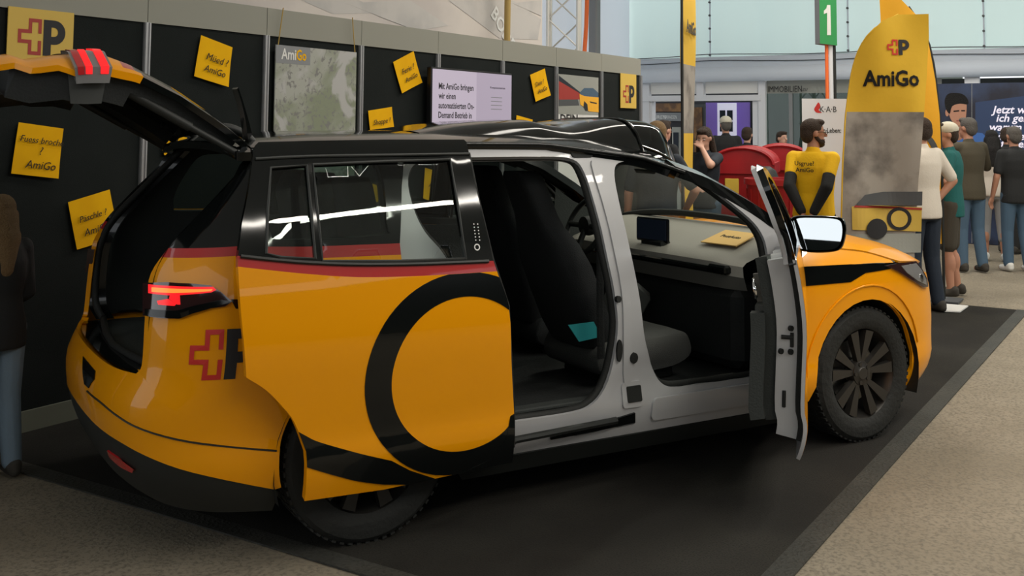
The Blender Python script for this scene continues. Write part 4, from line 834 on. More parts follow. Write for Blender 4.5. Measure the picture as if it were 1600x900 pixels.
# screen
TF = Frame((0, WALLY - .10, 0), (1, 0, 0), (0, 0, 1)); a, e = TF.px(676, 108), TF.px(799, 117); v1 = (a[1] + e[1]) / 2; wd_ = e[0] - a[0]; hh = wd_ * .575
b = MB(); b.bbox(((a[0] + e[0]) / 2, WALLY - .075, v1 - hh / 2), (wd_ + .03, .05, hh + .03), .006); b.bbox(((a[0] + e[0]) / 2, WALLY - .03, v1 - hh / 2), (.4, .06, .3), .005); tv = b.build('wall_screen', 'tv_black', None, label='flat screen showing lilac slide about the AmiGo on-demand service', cat='screen')
flat('slide', TF, [(a[0], v1 - hh), (a[0] + wd_ * .53, v1 - hh), (a[0] + wd_ * .53, v1), (a[0], v1)], 'tv_screen', 0, .002, parent=tv); flat('slide_margin', TF, [(a[0] + wd_ * .53, v1 - hh), (e[0], v1 - hh), (e[0], v1), (a[0] + wd_ * .53, v1)], 'tv_screen_dark', 0, .002, parent=tv)
for k, (ln, f_) in enumerate((('Mit AmiGo bringen', .42), ('wir einen', .20), ('automatisierten On-', .43), ('Demand Betrieb in', .40), ('die Ostschweiz.', .33))): text('slide_text', TF, ln, a[0] + wd_ * .07, v1 - hh * (.235 + .115 * k), .075, 'ink_black', .003, parent=tv, bold=.012, width=wd_ * f_)
text('slide_notes', TF, 'Kompetenzzentrum', a[0] + wd_ * .71, v1 - hh * .19, .026, 'ink_black', .003, parent=tv, width=wd_ * .2)
for k in range(4): flat('slide_line', TF, [(a[0] + wd_ * .72, v1 - hh * (.30 + .05 * k)), (a[0] + wd_ * .87, v1 - hh * (.30 + .05 * k)), (a[0] + wd_ * .87, v1 - hh * (.308 + .05 * k)), (a[0] + wd_ * .72, v1 - hh * (.308 + .05 * k))], 'grey_mid', .002, .0008, parent=tv)
# car poster
a, e = PF.px(872, 116), PF.px(934, 121); v1 = (a[1] + e[1]) / 2; v0 = PF.px(872, 297)[1]; W_ = e[0] - a[0]; H_ = v1 - v0; R_ = lambda pts: [(a[0] + x * W_, v1 - y * .32) for x, y in pts]
po = flat('car_poster', PF, [(a[0], v0), (e[0], v0), (e[0], v1), (a[0], v1)], 'white_print', 0, .008, label='printed poster of a yellow van at a railway station', cat='poster')
for nm, pts, m, t in (('picture_sky', [(0, 0), (1, 0), (1, 1.25), (0, 1.25)], 'print_grey', .008), ('picture_roof', [(0, .05), (.55, .55), (.55, .66), (0, .62)], 'cloth_navy', .0088), ('picture_train', [(0, .22), (.6, .62), (.6, .75), (0, .8)], 'logo_red', .0096), ('picture_platform', [(0, .75), (.45, .7), (.5, .95), (0, 1.0)], 'grey_dark', .0092),
                      ('picture_van_glass', [(.5, .55), (.62, .38), (.85, .36), (.99, .5), (1, .66), (.58, .68)], 'denim', .0104), ('picture_van', [(.5, .58), (.62, .64), (1, .66), (1, 1.15), (.74, 1.13), (.62, 1.0), (.52, .92)], 'flag_orange', .0108), ('picture_wheel', [(.62, .8), (.7, .9), (.72, 1.1), (.66, 1.12), (.6, .98)], 'ink_black', .0116), ('picture_lamp', [(.76, .8), (.95, .84), (.95, .88), (.78, .85)], 'ink_black', .0116)):
    flat(nm, PF, R_(pts), m, t, .0006, parent=po)
text('poster_title', PF, 'DEIN', a[0] + .04 * W_, PF.px(874, 190)[1], .105, 'ink_black', .0095, parent=po, bold=.025, width=W_ * .42)
# ------------------------------------------------------------------ hall behind the booth wall
b = MB(); b.grid(lambda x, z: (x, 6.3, z), np.linspace(1.5, 10.6, 40), np.linspace(.0, 4.4, 6)); bn = b.build('banner_wall', 'banner_cream', None, 60, label='large pale printed banner rising behind the booth wall', cat='banner')
_k = 0; BF = Frame((0, 6.2995, 0), (1, 0, 0), (0, 0, 1))
for px in ([(470, 0), (560, 0), (600, 20), (520, 22)], [(540, 5), (640, 0), (700, 40), (650, 48)], [(700, 0), (800, 0), (845, 30), (840, 62), (780, 60)], [(590, 25), (630, 18), (660, 36), (640, 44)], [(800, 5), (845, 0), (845, 25)]):
    _k += .001; flat('faint_print', BF, quad(BF, px), 'banner_print', _k, .0008, parent=bn)
text('banner_letters', BF, 'BODEN', *BF.px(765, 22), .22, 'white_print', .009, rot=-.75, bold=.02, parent=bn)
b = MB(); p = dist(770, 60, 9.6); b.tube([(9.5, 6.1, 0), (9.53, 6.1, 2.6), (9.56, 6.1, 4.2)], .035, 8); b.build('bamboo_pole', 'wood', None, 60, label='thin brown upright pole behind the booth wall', cat='pole')
TR = np.array([12.35, 7.0, 0]); tr = empty('truss_tower', TR, .45, 'silver lattice truss tower behind the end of the booth wall', 'truss')
for sx in (-1, 1):
    for sy in (-1, 1): b = MB(); b.tube([(sx * .2, sy * .2, 0), (sx * .2, sy * .2, 5)], .026, 8); b.build('chord', 'truss', tr, 60)
for k in range(13):
    for f_ in range(4):
        c = [(-.2, -.2), (.2, -.2), (.2, .2), (-.2, .2)]; p, q = c[f_], c[(f_ + 1) % 4]
        if k % 2: p, q = q, p
        b = MB(); b.tube([(*p, .05 + k * .38), (*q, .05 + (k + 1) * .38)], .012, 6); b.build('brace', 'truss', tr, 60)
b = MB(); b.grid(lambda x, z: (x, 8.9 + .03 * math.sin(x * 4), z), np.linspace(10, 18.2, 30), np.linspace(0, 6.5, 6)); b.build('wall_left', 'tent_white', None, 60, kind='structure')
b = MB(); b.tube([wp(913, 85, 1, 8.0), wp(916, 40, 1, 8.0), wp(919, -60, 1, 8.0)], .035, 8); p_ = wp(913, 85, 1, 8.0); b.tube([(p_[0], p_[1], 0), p_], .035, 8); b.build('orange_strap', 'orange', None, 60, label='bright orange lashing strap running down beside the truss', cat='strap')
b = MB(); q = wp(929, 40, 1, 8.4); b.bbox((q[0], 8.4, 2.3), (.16, .16, 4.6), .02); b.build('tent_pole', 'grey_mid', None, label='grey square tent leg between white sheet and mint canvas', cat='pole')
# tent end wall and shop fronts
XF = 18.0
FF = Frame((XF, 0, 0), (0, -1, 0), (0, 0, 1))
seams = [FF.px(x, 40)[0] for x in (928, 1103, 1320, 1534, 1760)]
b = MB(); b.grid(lambda u, z: FF.p(u, z, -.25 + .035 * math.sin(u * 3.1) + .02 * math.sin(u * 7.3 + z * .4) + .03 * math.sin(u * 14) * math.exp(-(z - 2.8) * .8)), np.linspace(-9.2, 8, 120), np.linspace(2.75, 6.5, 10)); tw = b.build('wall_end', 'tent', None, 60, kind='structure')
for s_ in seams:
    b = MB(); b.tube([FF.p(s_, 2.8, -.2), FF.p(s_, 6.4, -.2)], .014, 6); b.build('seam', 'tent_white', tw, 60)
    for k in range(8):
        b = MB(); b.lathe([(0, -.02), (.02, -.02), (.02, .02), (0, .02)], FF.p(s_, 3.0 + k * .24, -.18), 'x', 8); b.build('eyelet', 'grey_dark', tw)
def fbox(name, x0, y0, x1, y1, m, t0=0, t1=.08, parent=None, fr=None, **kw):
    fr = fr or FF; a, c = fr.px(x0, y1), fr.px(x1, y0); return flat(name, fr, [(a[0], a[1]), (c[0], a[1]), (c[0], c[1]), (a[0], c[1])], m, t0, t1 - t0, parent, **kw)
def sbox(name, u0, u1, v0, v1, m, t0, t1, parent=None, **kw): return flat(name, FF, [(u0, v0), (u1, v0), (u1, v1), (u0, v1)], m, t0, t1 - t0, parent, **kw)
sbox('trim_1', -9.2, 8, 2.74, 2.94, 'tent_white', -.1, .10, kind='structure')
b = MB(); b.grid(lambda u, k: FF.p(u, [2.76, 2.68, 2.58, 2.50, 2.50][int(k)], [.1, .2, .22, .16, .05][int(k)] + .012 * math.sin(u * 6)), np.linspace(-9.2, 8, 80), range(5)); b.build('awning', 'tent_white', None, 60, label='white fabric valance hanging along the shop fronts', cat='awning')
b = MB()
for y_ in (82, 92): b.tube(cr([FF.p(u, FF.px(1200, y_)[1] - .05 * abs(math.sin(u * .9)), .12) for u in np.linspace(-8.8, 2, 14)], 3), .008, 5)
b.build('power_cable', 'grey_dark', None, 60, label='pair of thin dark cables sagging above the white valance', cat='cable')
df = empty('shop_front', FF.p(FF.px(1100, 200)[0], 0, 0), 0, 'white framed double shop doorway with transom panels', 'shop front')
for x0, x1 in ((1006, 1016), (1186, 1197)): a, c = FF.px(x0, 100)[0], FF.px(x1, 100)[0]; keep(sbox('post', a, c, 0, 2.52, 'white_paint', -.05, .06), df)
for x0, x1 in ((1090, 1101),): a, c = FF.px(x0, 100)[0], FF.px(x1, 100)[0]; keep(sbox('mullion', a, c, FF.px(1100, 158)[1], 2.52, 'white_paint', -.05, .07), df)
a, c = FF.px(1006, 100)[0], FF.px(1190, 100)[0]; y0_, y1_ = FF.px(1100, 158)[1], FF.px(1100, 149)[1]
keep(sbox('lintel', a, c, y0_, y1_, 'white_paint', -.05, .08), df)
for x0, x1 in ((1016, 1090), (1101, 1186)): u0_, u1_ = FF.px(x0, 100)[0], FF.px(x1, 100)[0]; keep(sbox('transom_panel', u0_ + .02, u1_ - .02, y1_ + .03, 2.5, 'white_print', -.04, .02), df)
for x0, x1 in ((1006, 1020), (1176, 1187)): u0_, u1_ = FF.px(x0, 100)[0], FF.px(x1, 100)[0]; keep(sbox('door_jamb', u0_, u1_, 0, y0_, 'white_paint', -.12, .03), df)
# display inside the doorway
def inner(name, x0, y0, x1, y1, m, t, label, cat, th=.06, floor_=True):
    a, c = FF.px(x0, y1), FF.px(x1, y0); k = (XF + abs(t)) / XF
    u0_, u1_, v1_ = a[0] * k, c[0] * k, CAMH + (c[1] - CAMH) * k
    return sbox(name, u0_, u1_, 0 if floor_ else CAMH + (a[1] - CAMH) * k, v1_, m, t, t + th, label=label, cat=cat), u0_, u1_, v1_
inner('back_partition', 985, 100, 1215, 240, 'shop_dark', -2.2, 'dark partition at the back of the doorway shop', 'partition')
o, u0_, u1_, v1_ = inner('purple_partition', 1105, 160, 1172, 240, 'purple', -1.8, 'purple display wall inside the shop doorway', 'partition')
o, u0_, u1_, v1_ = inner('display_door', 1123, 161, 1151, 240, 'white_lit', -1.6, 'bright white model door with small panes on purple wall', 'door')
for i in range(2):
    for k in range(2): w_ = (u1_ - u0_); keep(sbox('pane', u0_ + w_ * (.14 + .40 * i), u0_ + w_ * (.44 + .40 * i), v1_ - .14 - .22 * (k + 1) + .03, v1_ - .14 - .22 * k, 'cloth_navy', -1.54, -1.53), o)
o, u0_, u1_, v1_ = inner('product_rack', 1020, 160, 1068, 240, 'shop_dark', -1.2, 'dark shop display with wood samples and grey sign band', 'display'); h_ = v1_
keep(sbox('wood_samples', u0_, u1_, h_ - .18, h_ - .02, 'shop_brown', -1.14, -1.08), o); keep(sbox('sign_band', u0_, u1_, h_ - .36, h_ - .20, 'grey_mid', -1.14, -1.10), o)
text('sign_text', FF, 'TÜREN', u0_ + .02, h_ - .32, .10, 'white_print', -1.09, parent=o); text('sign_text', FF, 'TERRASSEN', u0_ + (u1_ - u0_) * .4, h_ - .32, .10, 'white_print', -1.09, parent=o, width=.3)
for f_ in (.05, .42, .72): keep(sbox('sample_door', u0_ + (u1_ - u0_) * f_, u0_ + (u1_ - u0_) * (f_ + .26), 0, h_ - .48, ['grey_mid', 'ink_black', 'print_grey'][int(f_ * 3)], -1.14, -1.06), o); keep(sbox('sample_pane', u0_ + (u1_ - u0_) * (f_ + .05), u0_ + (u1_ - u0_) * (f_ + .21), .9, h_ - .58, 'cloth_navy', -1.06, -1.05), o)
o, u0_, u1_, v1_ = inner('grey_door', 1084, 163, 1103, 240, 'grey_dark', -1.3, 'grey framed brown door leaning inside the shop doorway', 'door'); keep(sbox('door_leaf', u0_ + .05, u1_ - .05, .1, v1_ - .06, 'shop_brown', -1.24, -1.2), o)
# estate agent's window
ag = empty('agency_front', FF.p(FF.px(1250, 200)[0], 0, 0), 0, 'glazed grey shop front lettered IMMOBILIEN', 'shop front')
a, c = FF.px(1197, 100)[0], FF.px(1470, 100)[0]
keep(sbox('glass_pane', a, FF.px(1330, 100)[0], .9, 2.28, 'glass_tint', -.02, -.012), ag)
for x_ in (1235, 1330): u_ = FF.px(x_, 100)[0]; keep(sbox('mullion', u_ - .03, u_ + .03, 0, 2.28, 'grey_mid', -.03, .02), ag)
keep(sbox('counter_front', a, c, 0, .9, 'grey_mid', -.05, .02), ag); sbox('grey_partition', a - .8, c, 0, 2.7, 'print_grey', -2.0, -1.9, label='grey partition seen through the agency window', cat='partition')
text('lettering', FF, 'IMMOBILIEN', *FF.px(1200, 144), .15, 'ink_black', .004, parent=ag, bold=0, width=FF.px(1250, 100)[0] - FF.px(1197, 100)[0]); text('script_mark', FF, 'zu', *FF.px(1253, 142), .1, 'grey_dark', .004, parent=ag, shear=.4)
keep(sbox('header', a, c, 2.28, 2.5, 'print_grey', -.04, -.025), ag)
# big advertising wall
LF = Frame((17.0, 0, 0), (0, -1, 0), (0, 0, 1)); a, c = LF.px(1462, 131), LF.px(1700, 131)
b = MB(); b.prism([(a[0], 0), (c[0], 0), (c[0], a[1]), (a[0], a[1])], LF.p, -.08, 0); ad = b.build('poster_wall', 'led_dark', None, label='dark blue advertising wall with portrait of a man and white slogan', cat='poster')
LQ = lambda pts: [LF.px(*q) for q in pts]
for nm, pts, m, t in (('picture_glow', [(1524, 160), (1600, 150), (1640, 150), (1640, 260), (1524, 250)], 'led_blue', .001), ('picture_shirt', [(1470, 232), (1490, 212), (1512, 206), (1535, 208), (1552, 225), (1556, 300), (1468, 300)], 'led_blue_light', .002), ('picture_neck', [(1488, 195), (1510, 195), (1512, 212), (1498, 220), (1487, 212)], 'skin_dark', .003),
                      ('picture_face', cr([(1482, 165), (1484, 182), (1490, 192), (1498, 197), (1507, 190), (1510, 176), (1509, 160), (1495, 156)], 3, True), 'skin', .004), ('picture_ear', circ(0, 0, 1, 10), 'skin', .0045), ('picture_hair', cr([(1476, 158), (1480, 148), (1490, 145), (1504, 147), (1512, 155), (1512, 163), (1500, 162), (1488, 166), (1484, 178), (1478, 170)], 3, True), 'hair_black', .005), ('picture_brow', [(1490, 173), (1499, 172), (1499, 174), (1490, 175)], 'hair_black', .0055), ('picture_brow', [(1502, 172), (1508, 172), (1508, 174), (1502, 174)], 'hair_black', .0055), ('picture_mouth', [(1494, 188), (1503, 187), (1503, 189), (1495, 190)], 'lips', .0055)):
    if nm == 'picture_ear': pts = circ(1480, 176, 3, 10, ry=6)
    flat(nm, LF, LQ(pts), m, t, .0006, parent=ad)
flat('wall_joint', LF, LQ([(1518, 131), (1519, 131), (1519, 380), (1518, 380)]), 'grey_mid', .0015, .0006, parent=ad)
for body, x, y in (('Jetzt werd', 1551, 177), ('ich genau', 1556, 190), ('warum ein', 1545, 204), ('Löschen', 1549, 218), ('finden', 1563, 230)):
    text('slogan', LF, body, *LF.px(x, y), .155, 'white_lit', .006, bold=.02, shear=.25, parent=ad)
for x0, x1, m in ((1440, 1492, 'shop_brown'), (1512, 1545, 'grey_mid'), (1545, 1640, 'shop_brown')): pass
sbox('trim_2', FF.px(1440, 100)[0], 8, .0, 2.5, 'plastic_grey', -.45, -.40, kind='structure')
for x0, x1 in ((1508, 1531),): u0_, u1_ = FF.px(x0, 100)[0], FF.px(x1, 100)[0]; sbox('tent_mast', u0_, u1_, 0, 2.52, 'white_paint', .0, .1, label='white tent leg showing above the advertising wall', cat='post')
# ------------------------------------------------------------------ banners, sign, bins
def cloth(name, pts_left, pts_right, depth, yaw, m, label, waves=.03, n=30, mu=12, cat='flag', split=None):
    """a hanging flag from its left and right edge in pixels, standing in a vertical plane through depth"""
    c0 = dist((pts_left[-1][0] + pts_right[-1][0]) / 2, 300, depth); fr = Frame((c0[0], c0[1], 0), (RT[0] * math.cos(yaw) + FW[0] * math.sin(yaw), RT[1] * math.cos(yaw) + FW[1] * math.sin(yaw), 0), (0, 0, 1))
    L, R_ = [fr.px(*q) for q in pts_left], [fr.px(*q) for q in pts_right]; zt = min(L[0][1], R_[0][1]); zb = max(L[-1][1], R_[-1][1])
    ul = lambda z: float(np.interp(z, [q[1] for q in L][::-1], [q[0] for q in L][::-1])); ur = lambda z: float(np.interp(z, [q[1] for q in R_][::-1], [q[0] for q in R_][::-1]))
    wv = lambda u, z: waves * math.sin(u * 9 + z * 3.2) + waves * .5 * math.sin(u * 17 - z * 2.1)
    sf_ = lambda u, v, t=0: fr.p(u, v, wv(u, v) + t)
    return fr, L, R_, ul, ur, sf_
def flagmesh(name, fr, ul, ur, sf_, z0, z1, m, parent=None, t=0, n=26, mu=14, f0=0, f1=1, thick=.003, **kw):
    b = MB(); b.grid(lambda z, k: sf_(ul(z) + (ur(z) - ul(z)) * k, z, t), np.linspace(z0, z1, n), np.linspace(f0, f1, mu)); o = b.build(name, m, None, 60, keepn=True, **kw)
    md = o.modifiers.new('thickness', 'SOLIDIFY'); md.thickness = thick
    if parent: keep(o, parent)
    return o
lft = [(1452, 24), (1410, 20), (1378, 32), (1350, 60), (1334, 100), (1322, 180), (1316, 260), (1313, 400)]; rgt = [(1452, 24), (1452, 60), (1448, 120), (1440, 200), (1434, 280), (1430, 400)]
fr, L, R_, ul, ur, sf_ = cloth('flag', [(q[0], q[1]) for q in lft[1:]], rgt[1:], 8.3, -.15, 'flag_yellow', '')
zt_, zm_, zb_ = fr.px(1410, 22)[1], fr.px(1380, 175)[1], .35
F1 = empty('beach_flag', fr.p(.0, 0, 0), 0, 'yellow feather flag lettered AmiGo with van photo below', 'flag')
top_l = [fr.px(*q) for q in lft]; ul1 = lambda z: float(np.interp(z, [q[1] for q in top_l[1:]][::-1], [q[0] for q in top_l[1:]][::-1]))
flagmesh('flag_cloth', fr, ul1, ur, sf_, zm_, zt_, 'flag_yellow', F1); flagmesh('photo_print', fr, ul1, ur, sf_, zb_, zm_, 'flag_photo', F1)
b = MB(); pr = [fr.p(ur(z) + .012, z, 0) for z in np.linspace(.02, zt_ - .05, 14)]; b.tube(cr([sf_(ul1(z), z, 0) for z in np.linspace(zb_, zt_, 20)], 2), .007, 6); keep(b.build('pole_sleeve', 'flag_yellow', None, 60), F1); b = MB(); b.tube([fr.p(ul1(.35), .02, 0), fr.p(ul1(.35), .40, 0)], .013, 8); keep(b.build('flag_pole', 'plastic_black', None, 60), F1)
b = MB(); p = fr.p(ul1(.35), 0, 0); b.bbox((p[0], p[1], .015), (.42, .42, .03), .005); keep(b.build('flag_base', 'grey_dark', None), F1)
lg = fr.px(1385, 86); hz = fr.px(1385, 62)[1] - lg[1]
for o in post_logo(fr, lg[0], lg[1], hz, F1, 'logo_red_bright', .012, fold=sf_): keep(o, F1)
def foldtext(body, px, width_px, size, m, fr, sf_, parent, bold=.03):
    c = fr.px(*px); wdt = fr.px(px[0] + width_px, px[1])[0] - c[0]; W0 = Frame((0, 0, 0), (1, 0, 0), (0, 0, 1)); o = text('lettering', Frame((0, 0, 0), (1, 0, 0), (0, 1, 0)), body, 0, 0, size, m, 0, bold=bold, width=wdt)
    for v in o.data.vertices: q = sf_(c[0] + v.co.x, c[1] + v.co.y, .014); v.co = Vector(map(float, q))
    return keep(o, parent)
foldtext('AmiGo', (1348, 134), 87, .17, 'ink_black', fr, sf_, F1)
V_ = lambda pts: [fr.px(*q) for q in pts]
for nm, pts, m, t in (('photo_van_body', [(1329, 322), (1345, 320), (1440, 324), (1440, 362), (1330, 358)], 'gold', .006), ('photo_van_glass', [(1336, 318), (1350, 304), (1380, 300), (1440, 299), (1440, 321), (1340, 321)], 'grey_dark', .007), ('photo_van_stripe', [(1334, 320), (1440, 325), (1440, 328), (1332, 323)], 'logo_red', .008), ('photo_van_ring', circ(1405, 342, 19, 24, ry=18), 'ink_black', .009), ('photo_van_ring_inner', circ(1405, 342, 13, 24, ry=13), 'gold', .0105), ('photo_van_wheel', circ(1369, 357, 17, 20, ry=16), 'ink_black', .012), ('photo_road', [(1315, 365), (1440, 365), (1440, 395), (1315, 395)], 'print_grey', .005)):
    vs, fs = tri(V_(pts), step=.03); me = bpy.data.meshes.new(nm); me.from_pydata([tuple(map(float, sf_(u, v, t * 2.5))) for u, v in vs], [], fs.tolist()); me.materials.append(M[m]); o = bpy.data.objects.new(nm, me); COL.objects.link(o); keep(o, F1)
# second flag behind
lf2 = [(1374, -6), (1376, 20), (1380, 100), (1392, 300), (1400, 430)]; rg2 = [(1400, -6), (1430, 22), (1448, 60), (1459, 110), (1466, 180), (1470, 260), (1473, 430)]
fr, L, R_, ul, ur, sf_ = cloth('flag', lf2, rg2, 10.35, .1, 'flag_orange', '')
F2 = empty('beach_flag', fr.p(0, 0, 0), 0, 'taller bright orange feather flag with dark ring, behind the lettered flag', 'flag'); zt_ = min(L[0][1], R_[0][1]); flagmesh('flag_cloth', fr, ul, ur, sf_, .55, zt_, 'flag_orange', F2)
c = fr.px(1437, 245); rr = fr.px(1466, 245)[0] - c[0]; vs, fs = tri(circ(*c, rr, 36, ry=rr * 1.35), [circ(*c, rr * .74, 36, ry=rr * 1.08)], step=.06); me = bpy.data.meshes.new('ring_print'); me.from_pydata([tuple(map(float, sf_(u, v, .012))) for u, v in vs], [], fs.tolist()); me.materials.append(M['grey_dark']); o = bpy.data.objects.new('ring_print', me); COL.objects.link(o); keep(o, F2)
b = MB(); b.tube([fr.p(ur(z) + .01, z, 0) for z in np.linspace(.02, zt_ - .1, 16)], .014, 8); keep(b.build('flag_pole', 'plastic_black', None, 60), F2)
b = MB(); p = fr.p(ur(.1) + .01, 0, 0); b.bbox((p[0], p[1], .012), (.30, .30, .024), .004); keep(b.build('flag_base', 'grey_dark', None), F2)
q = [wp(x, y, 2, .02) for x, y in ((1474, 474), (1513, 477), (1500, 486), (1474, 485))]; b = MB(); b.prism([(p[0], p[1]) for p in q], lambda u, v, t: (u, v, t), .007, .018); b.build('base_plate', 'white_print', None, label='white square plate lying at the far end of the carpet', cat='plate')
# flag seen edge-on
e0, e1 = dist(1066, 100, 9.9), dist(1083, 100, 9.9); yaw_ = 1.23
fr = Frame((e0[0], e0[1], 0), (RT[0] * math.cos(yaw_) + FW[0] * math.sin(yaw_), RT[1] * math.cos(yaw_) + FW[1] * math.sin(yaw_), 0), (0, 0, 1)); wv = lambda u, z, t=0: fr.p(u, z, t + .02 * math.sin(z * 2 + u * 4))
F3 = empty('beach_flag', fr.p(0, 0, 0), 0, 'narrow yellow and grey feather flag turned edge-on beside the doorway', 'flag'); cst = lambda v: (lambda z: v)
za, zb_ = CAMH + (200 - 95) * 9.9 / FPX, CAMH + (200 - 205) * 9.9 / FPX
flagmesh('flag_cloth', fr, cst(0), cst(.62), wv, za, 3.3, 'flag_yellow', F3, mu=8); flagmesh('photo_print', fr, cst(0), cst(.62), wv, zb_, za, 'flag_photo', F3, mu=8); flagmesh('flag_foot', fr, cst(0), cst(.62), wv, .45, zb_, 'flag_yellow', F3, mu=8)
text('lettering', fr, 'AmiGo', .08, za + .30, .17, 'ink_black', .03, bold=.03, parent=F3); b = MB(); b.tube([fr.p(-.01, .02, 0), fr.p(-.01, 3.3, 0)], .014, 8); keep(b.build('flag_pole', 'plastic_black', None, 60), F3)
b = MB(); p = fr.p(-.01, 0, 0); b.bbox((p[0], p[1], .015), (.36, .36, .03), .005); keep(b.build('flag_base', 'grey_dark', None), F3)
# hall number sign on its mast
SG = dist(1294, 20, 12.2); sr = Frame((SG[0], SG[1], 0), (RT[0] * .97 + FW[0] * .1, RT[1] * .97 + FW[1] * .1, 0), (0, 0, 1)); sgn = empty('hall_sign', sr.p(0, 0, 0), 0, 'green hanging hall sign showing white number 1 on its mast', 'sign')
a, c = sr.px(1281, 68), sr.px(1306, -40); b = MB(); b.prism([(a[0], a[1]), (c[0], a[1] - .02), (c[0], c[1]), (a[0], c[1])], sr.p, -.14, 0); keep(b.build('sign_box', 'grey_mid', None), sgn)
keep(flat('sign_face', sr, [(a[0], a[1]), (c[0], a[1] - .02), (c[0], c[1]), (a[0], c[1])], 'sign_green', .001, .004), sgn)
keep(flat('sign_number', sr, [sr.px(*q) for q in ((1292, 55), (1298, 55), (1297, 8), (1292, 8), (1291, 13), (1287, 17), (1287, 22), (1292, 20))], 'white_print', .006, .002), sgn)
for x_, m_n, r_ in ((1295, 'orange', .02), (1301, 'white_paint', .03), (1307, 'plastic_black', .02)): u_ = sr.px(x_, 100)[0]; b = MB(); b.tube([sr.p(u_, 0, -.06), sr.p(u_, 3.6, -.06)], r_, 8); keep(b.build('mast' if r_ > .02 else 'strap', m_n, None, 60), sgn)
# roll-up display
KF = dist(1290, 200, 11.0); kf = Frame((KF[0], KF[1], 0), (RT[0], RT[1], 0), (0, 0, 1)); a, c = kf.px(1253, 154), kf.px(1253, 154)
b = MB(); b.prism([(a[0], .08), (a[0] + .85, .08), (a[0] + .85, a[1]), (a[0], a[1])], kf.p, -.006, 0); ro = b.build('rollup_display', 'white_paint', None, label='white roll-up display with red flame and letters KAB', cat='banner')
keep(MB().bbox(kf.p(a[0] + .42, .04, -.03), (.2, .2, .08), .02).build('rollup_foot', 'alu', None), ro)
text('lettering', kf, 'K·A·B', *kf.px(1281, 175), .085, 'grey_dark', .002, bold=.01, parent=ro, width=kf.px(1307, 100)[0] - kf.px(1281, 100)[0]); text('lettering', kf, 'Für Ihr Leben:', kf.px(1266, 207)[0], kf.px(1266, 207)[1], .07, 'ink_black', .002, bold=.015, parent=ro, width=kf.px(1314, 100)[0] - kf.px(1266, 100)[0])
keep(flat('flame_mark', kf, [kf.px(*q) for q in cr([(1279, 160), (1282, 167), (1279, 172), (1284, 176), (1276, 176), (1272, 171), (1275, 165)], 3, True)], 'logo_red_bright', .001, .001), ro)
# red wheeled containers
def container(px, d, w_, h_, hd, yaw, label):
    """tub with a round-backed lid; its end wall faces local -x"""
    p = dist(px[0], px[1], d); C_ = empty('waste_container', (p[0], p[1], 0), yaw, label, 'bin', 'red waste containers')
    b = MB(); z0, z1 = .18, h_; k = .88
    P = [(sx * w_ / 2 * q, sy * hd * q, z) for z, q in ((z0, k), (z1 - .12, 1), (z1 - .12, 1.06), (z1, 1.06), (z1, .98), (z0 + .05, .84)) for sx, sy in ((-1, -1), (1, -1), (1, 1), (-1, 1))]
    b.add(P, [(i * 4 + j, i * 4 + (j + 1) % 4, (i + 1) * 4 + (j + 1) % 4, (i + 1) * 4 + j) for i in range(5) for j in range(4)] + [(0, 1, 2, 3), (20, 21, 22, 23)]); b.build('tub', 'red_bin', C_)
    for s_ in (-1, 1):
        b = MB(); b.prism(circ(0, h_ - .02, hd, 20, 0, math.pi, ry=hd * .55), lambda u, v, t: (t, u, v), s_ * w_ * .5 - .02, s_ * w_ * .5 + .02); b.build('lid_cheek', 'red_bin', C_, 30)
        b = MB(); b.tube([(s_ * w_ * .5 - .025 * s_ * -1, hd * math.cos(q), h_ - .02 + hd * .55 * math.sin(q)) for q in np.linspace(0, math.pi, 18)], .022, 6); b.build('lid_rim', 'red_bin', C_, 40)
    b = MB(); b.grid(lambda a_, x: (x * w_ / 2, hd * math.cos(a_), h_ - .02 + hd * .55 * math.sin(a_)), np.linspace(0, math.pi, 18), (-1, 0, 1)); b.build('lid', 'red_bin', C_, 40)
    for sx in (-1, 1):
        for sy in (-1, 1): b = MB(); b.lathe([(0, -.03), (.09, -.03), (.09, .03), (0, .03)], (sx * w_ * .36, sy * hd * .7, .09), 'y', 14); b.build('castor', 'rubber', C_, 40)
    for k in range(6): b = MB(); b.bbox((-w_ * .42 + k * w_ * .168, -hd * .95, h_ * .5), (.03, .05, h_ * .5), .008); b.build('rib', 'red_bin', C_)
    b = MB(); b.bbox((-w_ * .5 - .012, hd * .35, h_ - .26), (.02, .15, .17), .004); b.build('warning_label', 'bin_label', C_)
    return C_
yw = math.atan2(FW[1], FW[0])
container((1166, 250), 12.2, 1.0, 1.28, .33, yw - .30, 'red waste container with curved lid and yellow warning label')
container((1220, 250), 13.4, 1.1, 1.28, .36, yw - .25, 'further red waste container with arched lid below the agency window')
p = dist(1216, 300, 10.6); tub = empty('red_tub', (p[0], p[1], 0), 0, 'bright red ribbed round tub beside the man in yellow shirt', 'bin')
b = MB(); b.lathe([(.0, .03), (.24, .03), (.31, 1.10), (.335, 1.10), (.335, 1.16), (.30, 1.16), (.23, .06)], n=36); b.build('tub', 'red_bin', tub, 30)
for k in range(18): a = 2 * math.pi * k / 18; b = MB(); b.tube([(.245 * math.cos(a), .245 * math.sin(a), .06), (.308 * math.cos(a), .308 * math.sin(a), 1.06)], .012, 5); b.build('rib', 'red_bin', tub)
p = dist(1197, 262, 11.2); b = MB(); b.lathe([(0, 0), (.13, 0), (.15, .5), (.14, 1.12), (.10, 1.22), (.04, 1.26), (0, 1.26)], (p[0], p[1], 0), 'z', 14); b.build('bag', 'plastic_black', None, 50, label='black bag standing behind the red tub by the container', cat='bag')
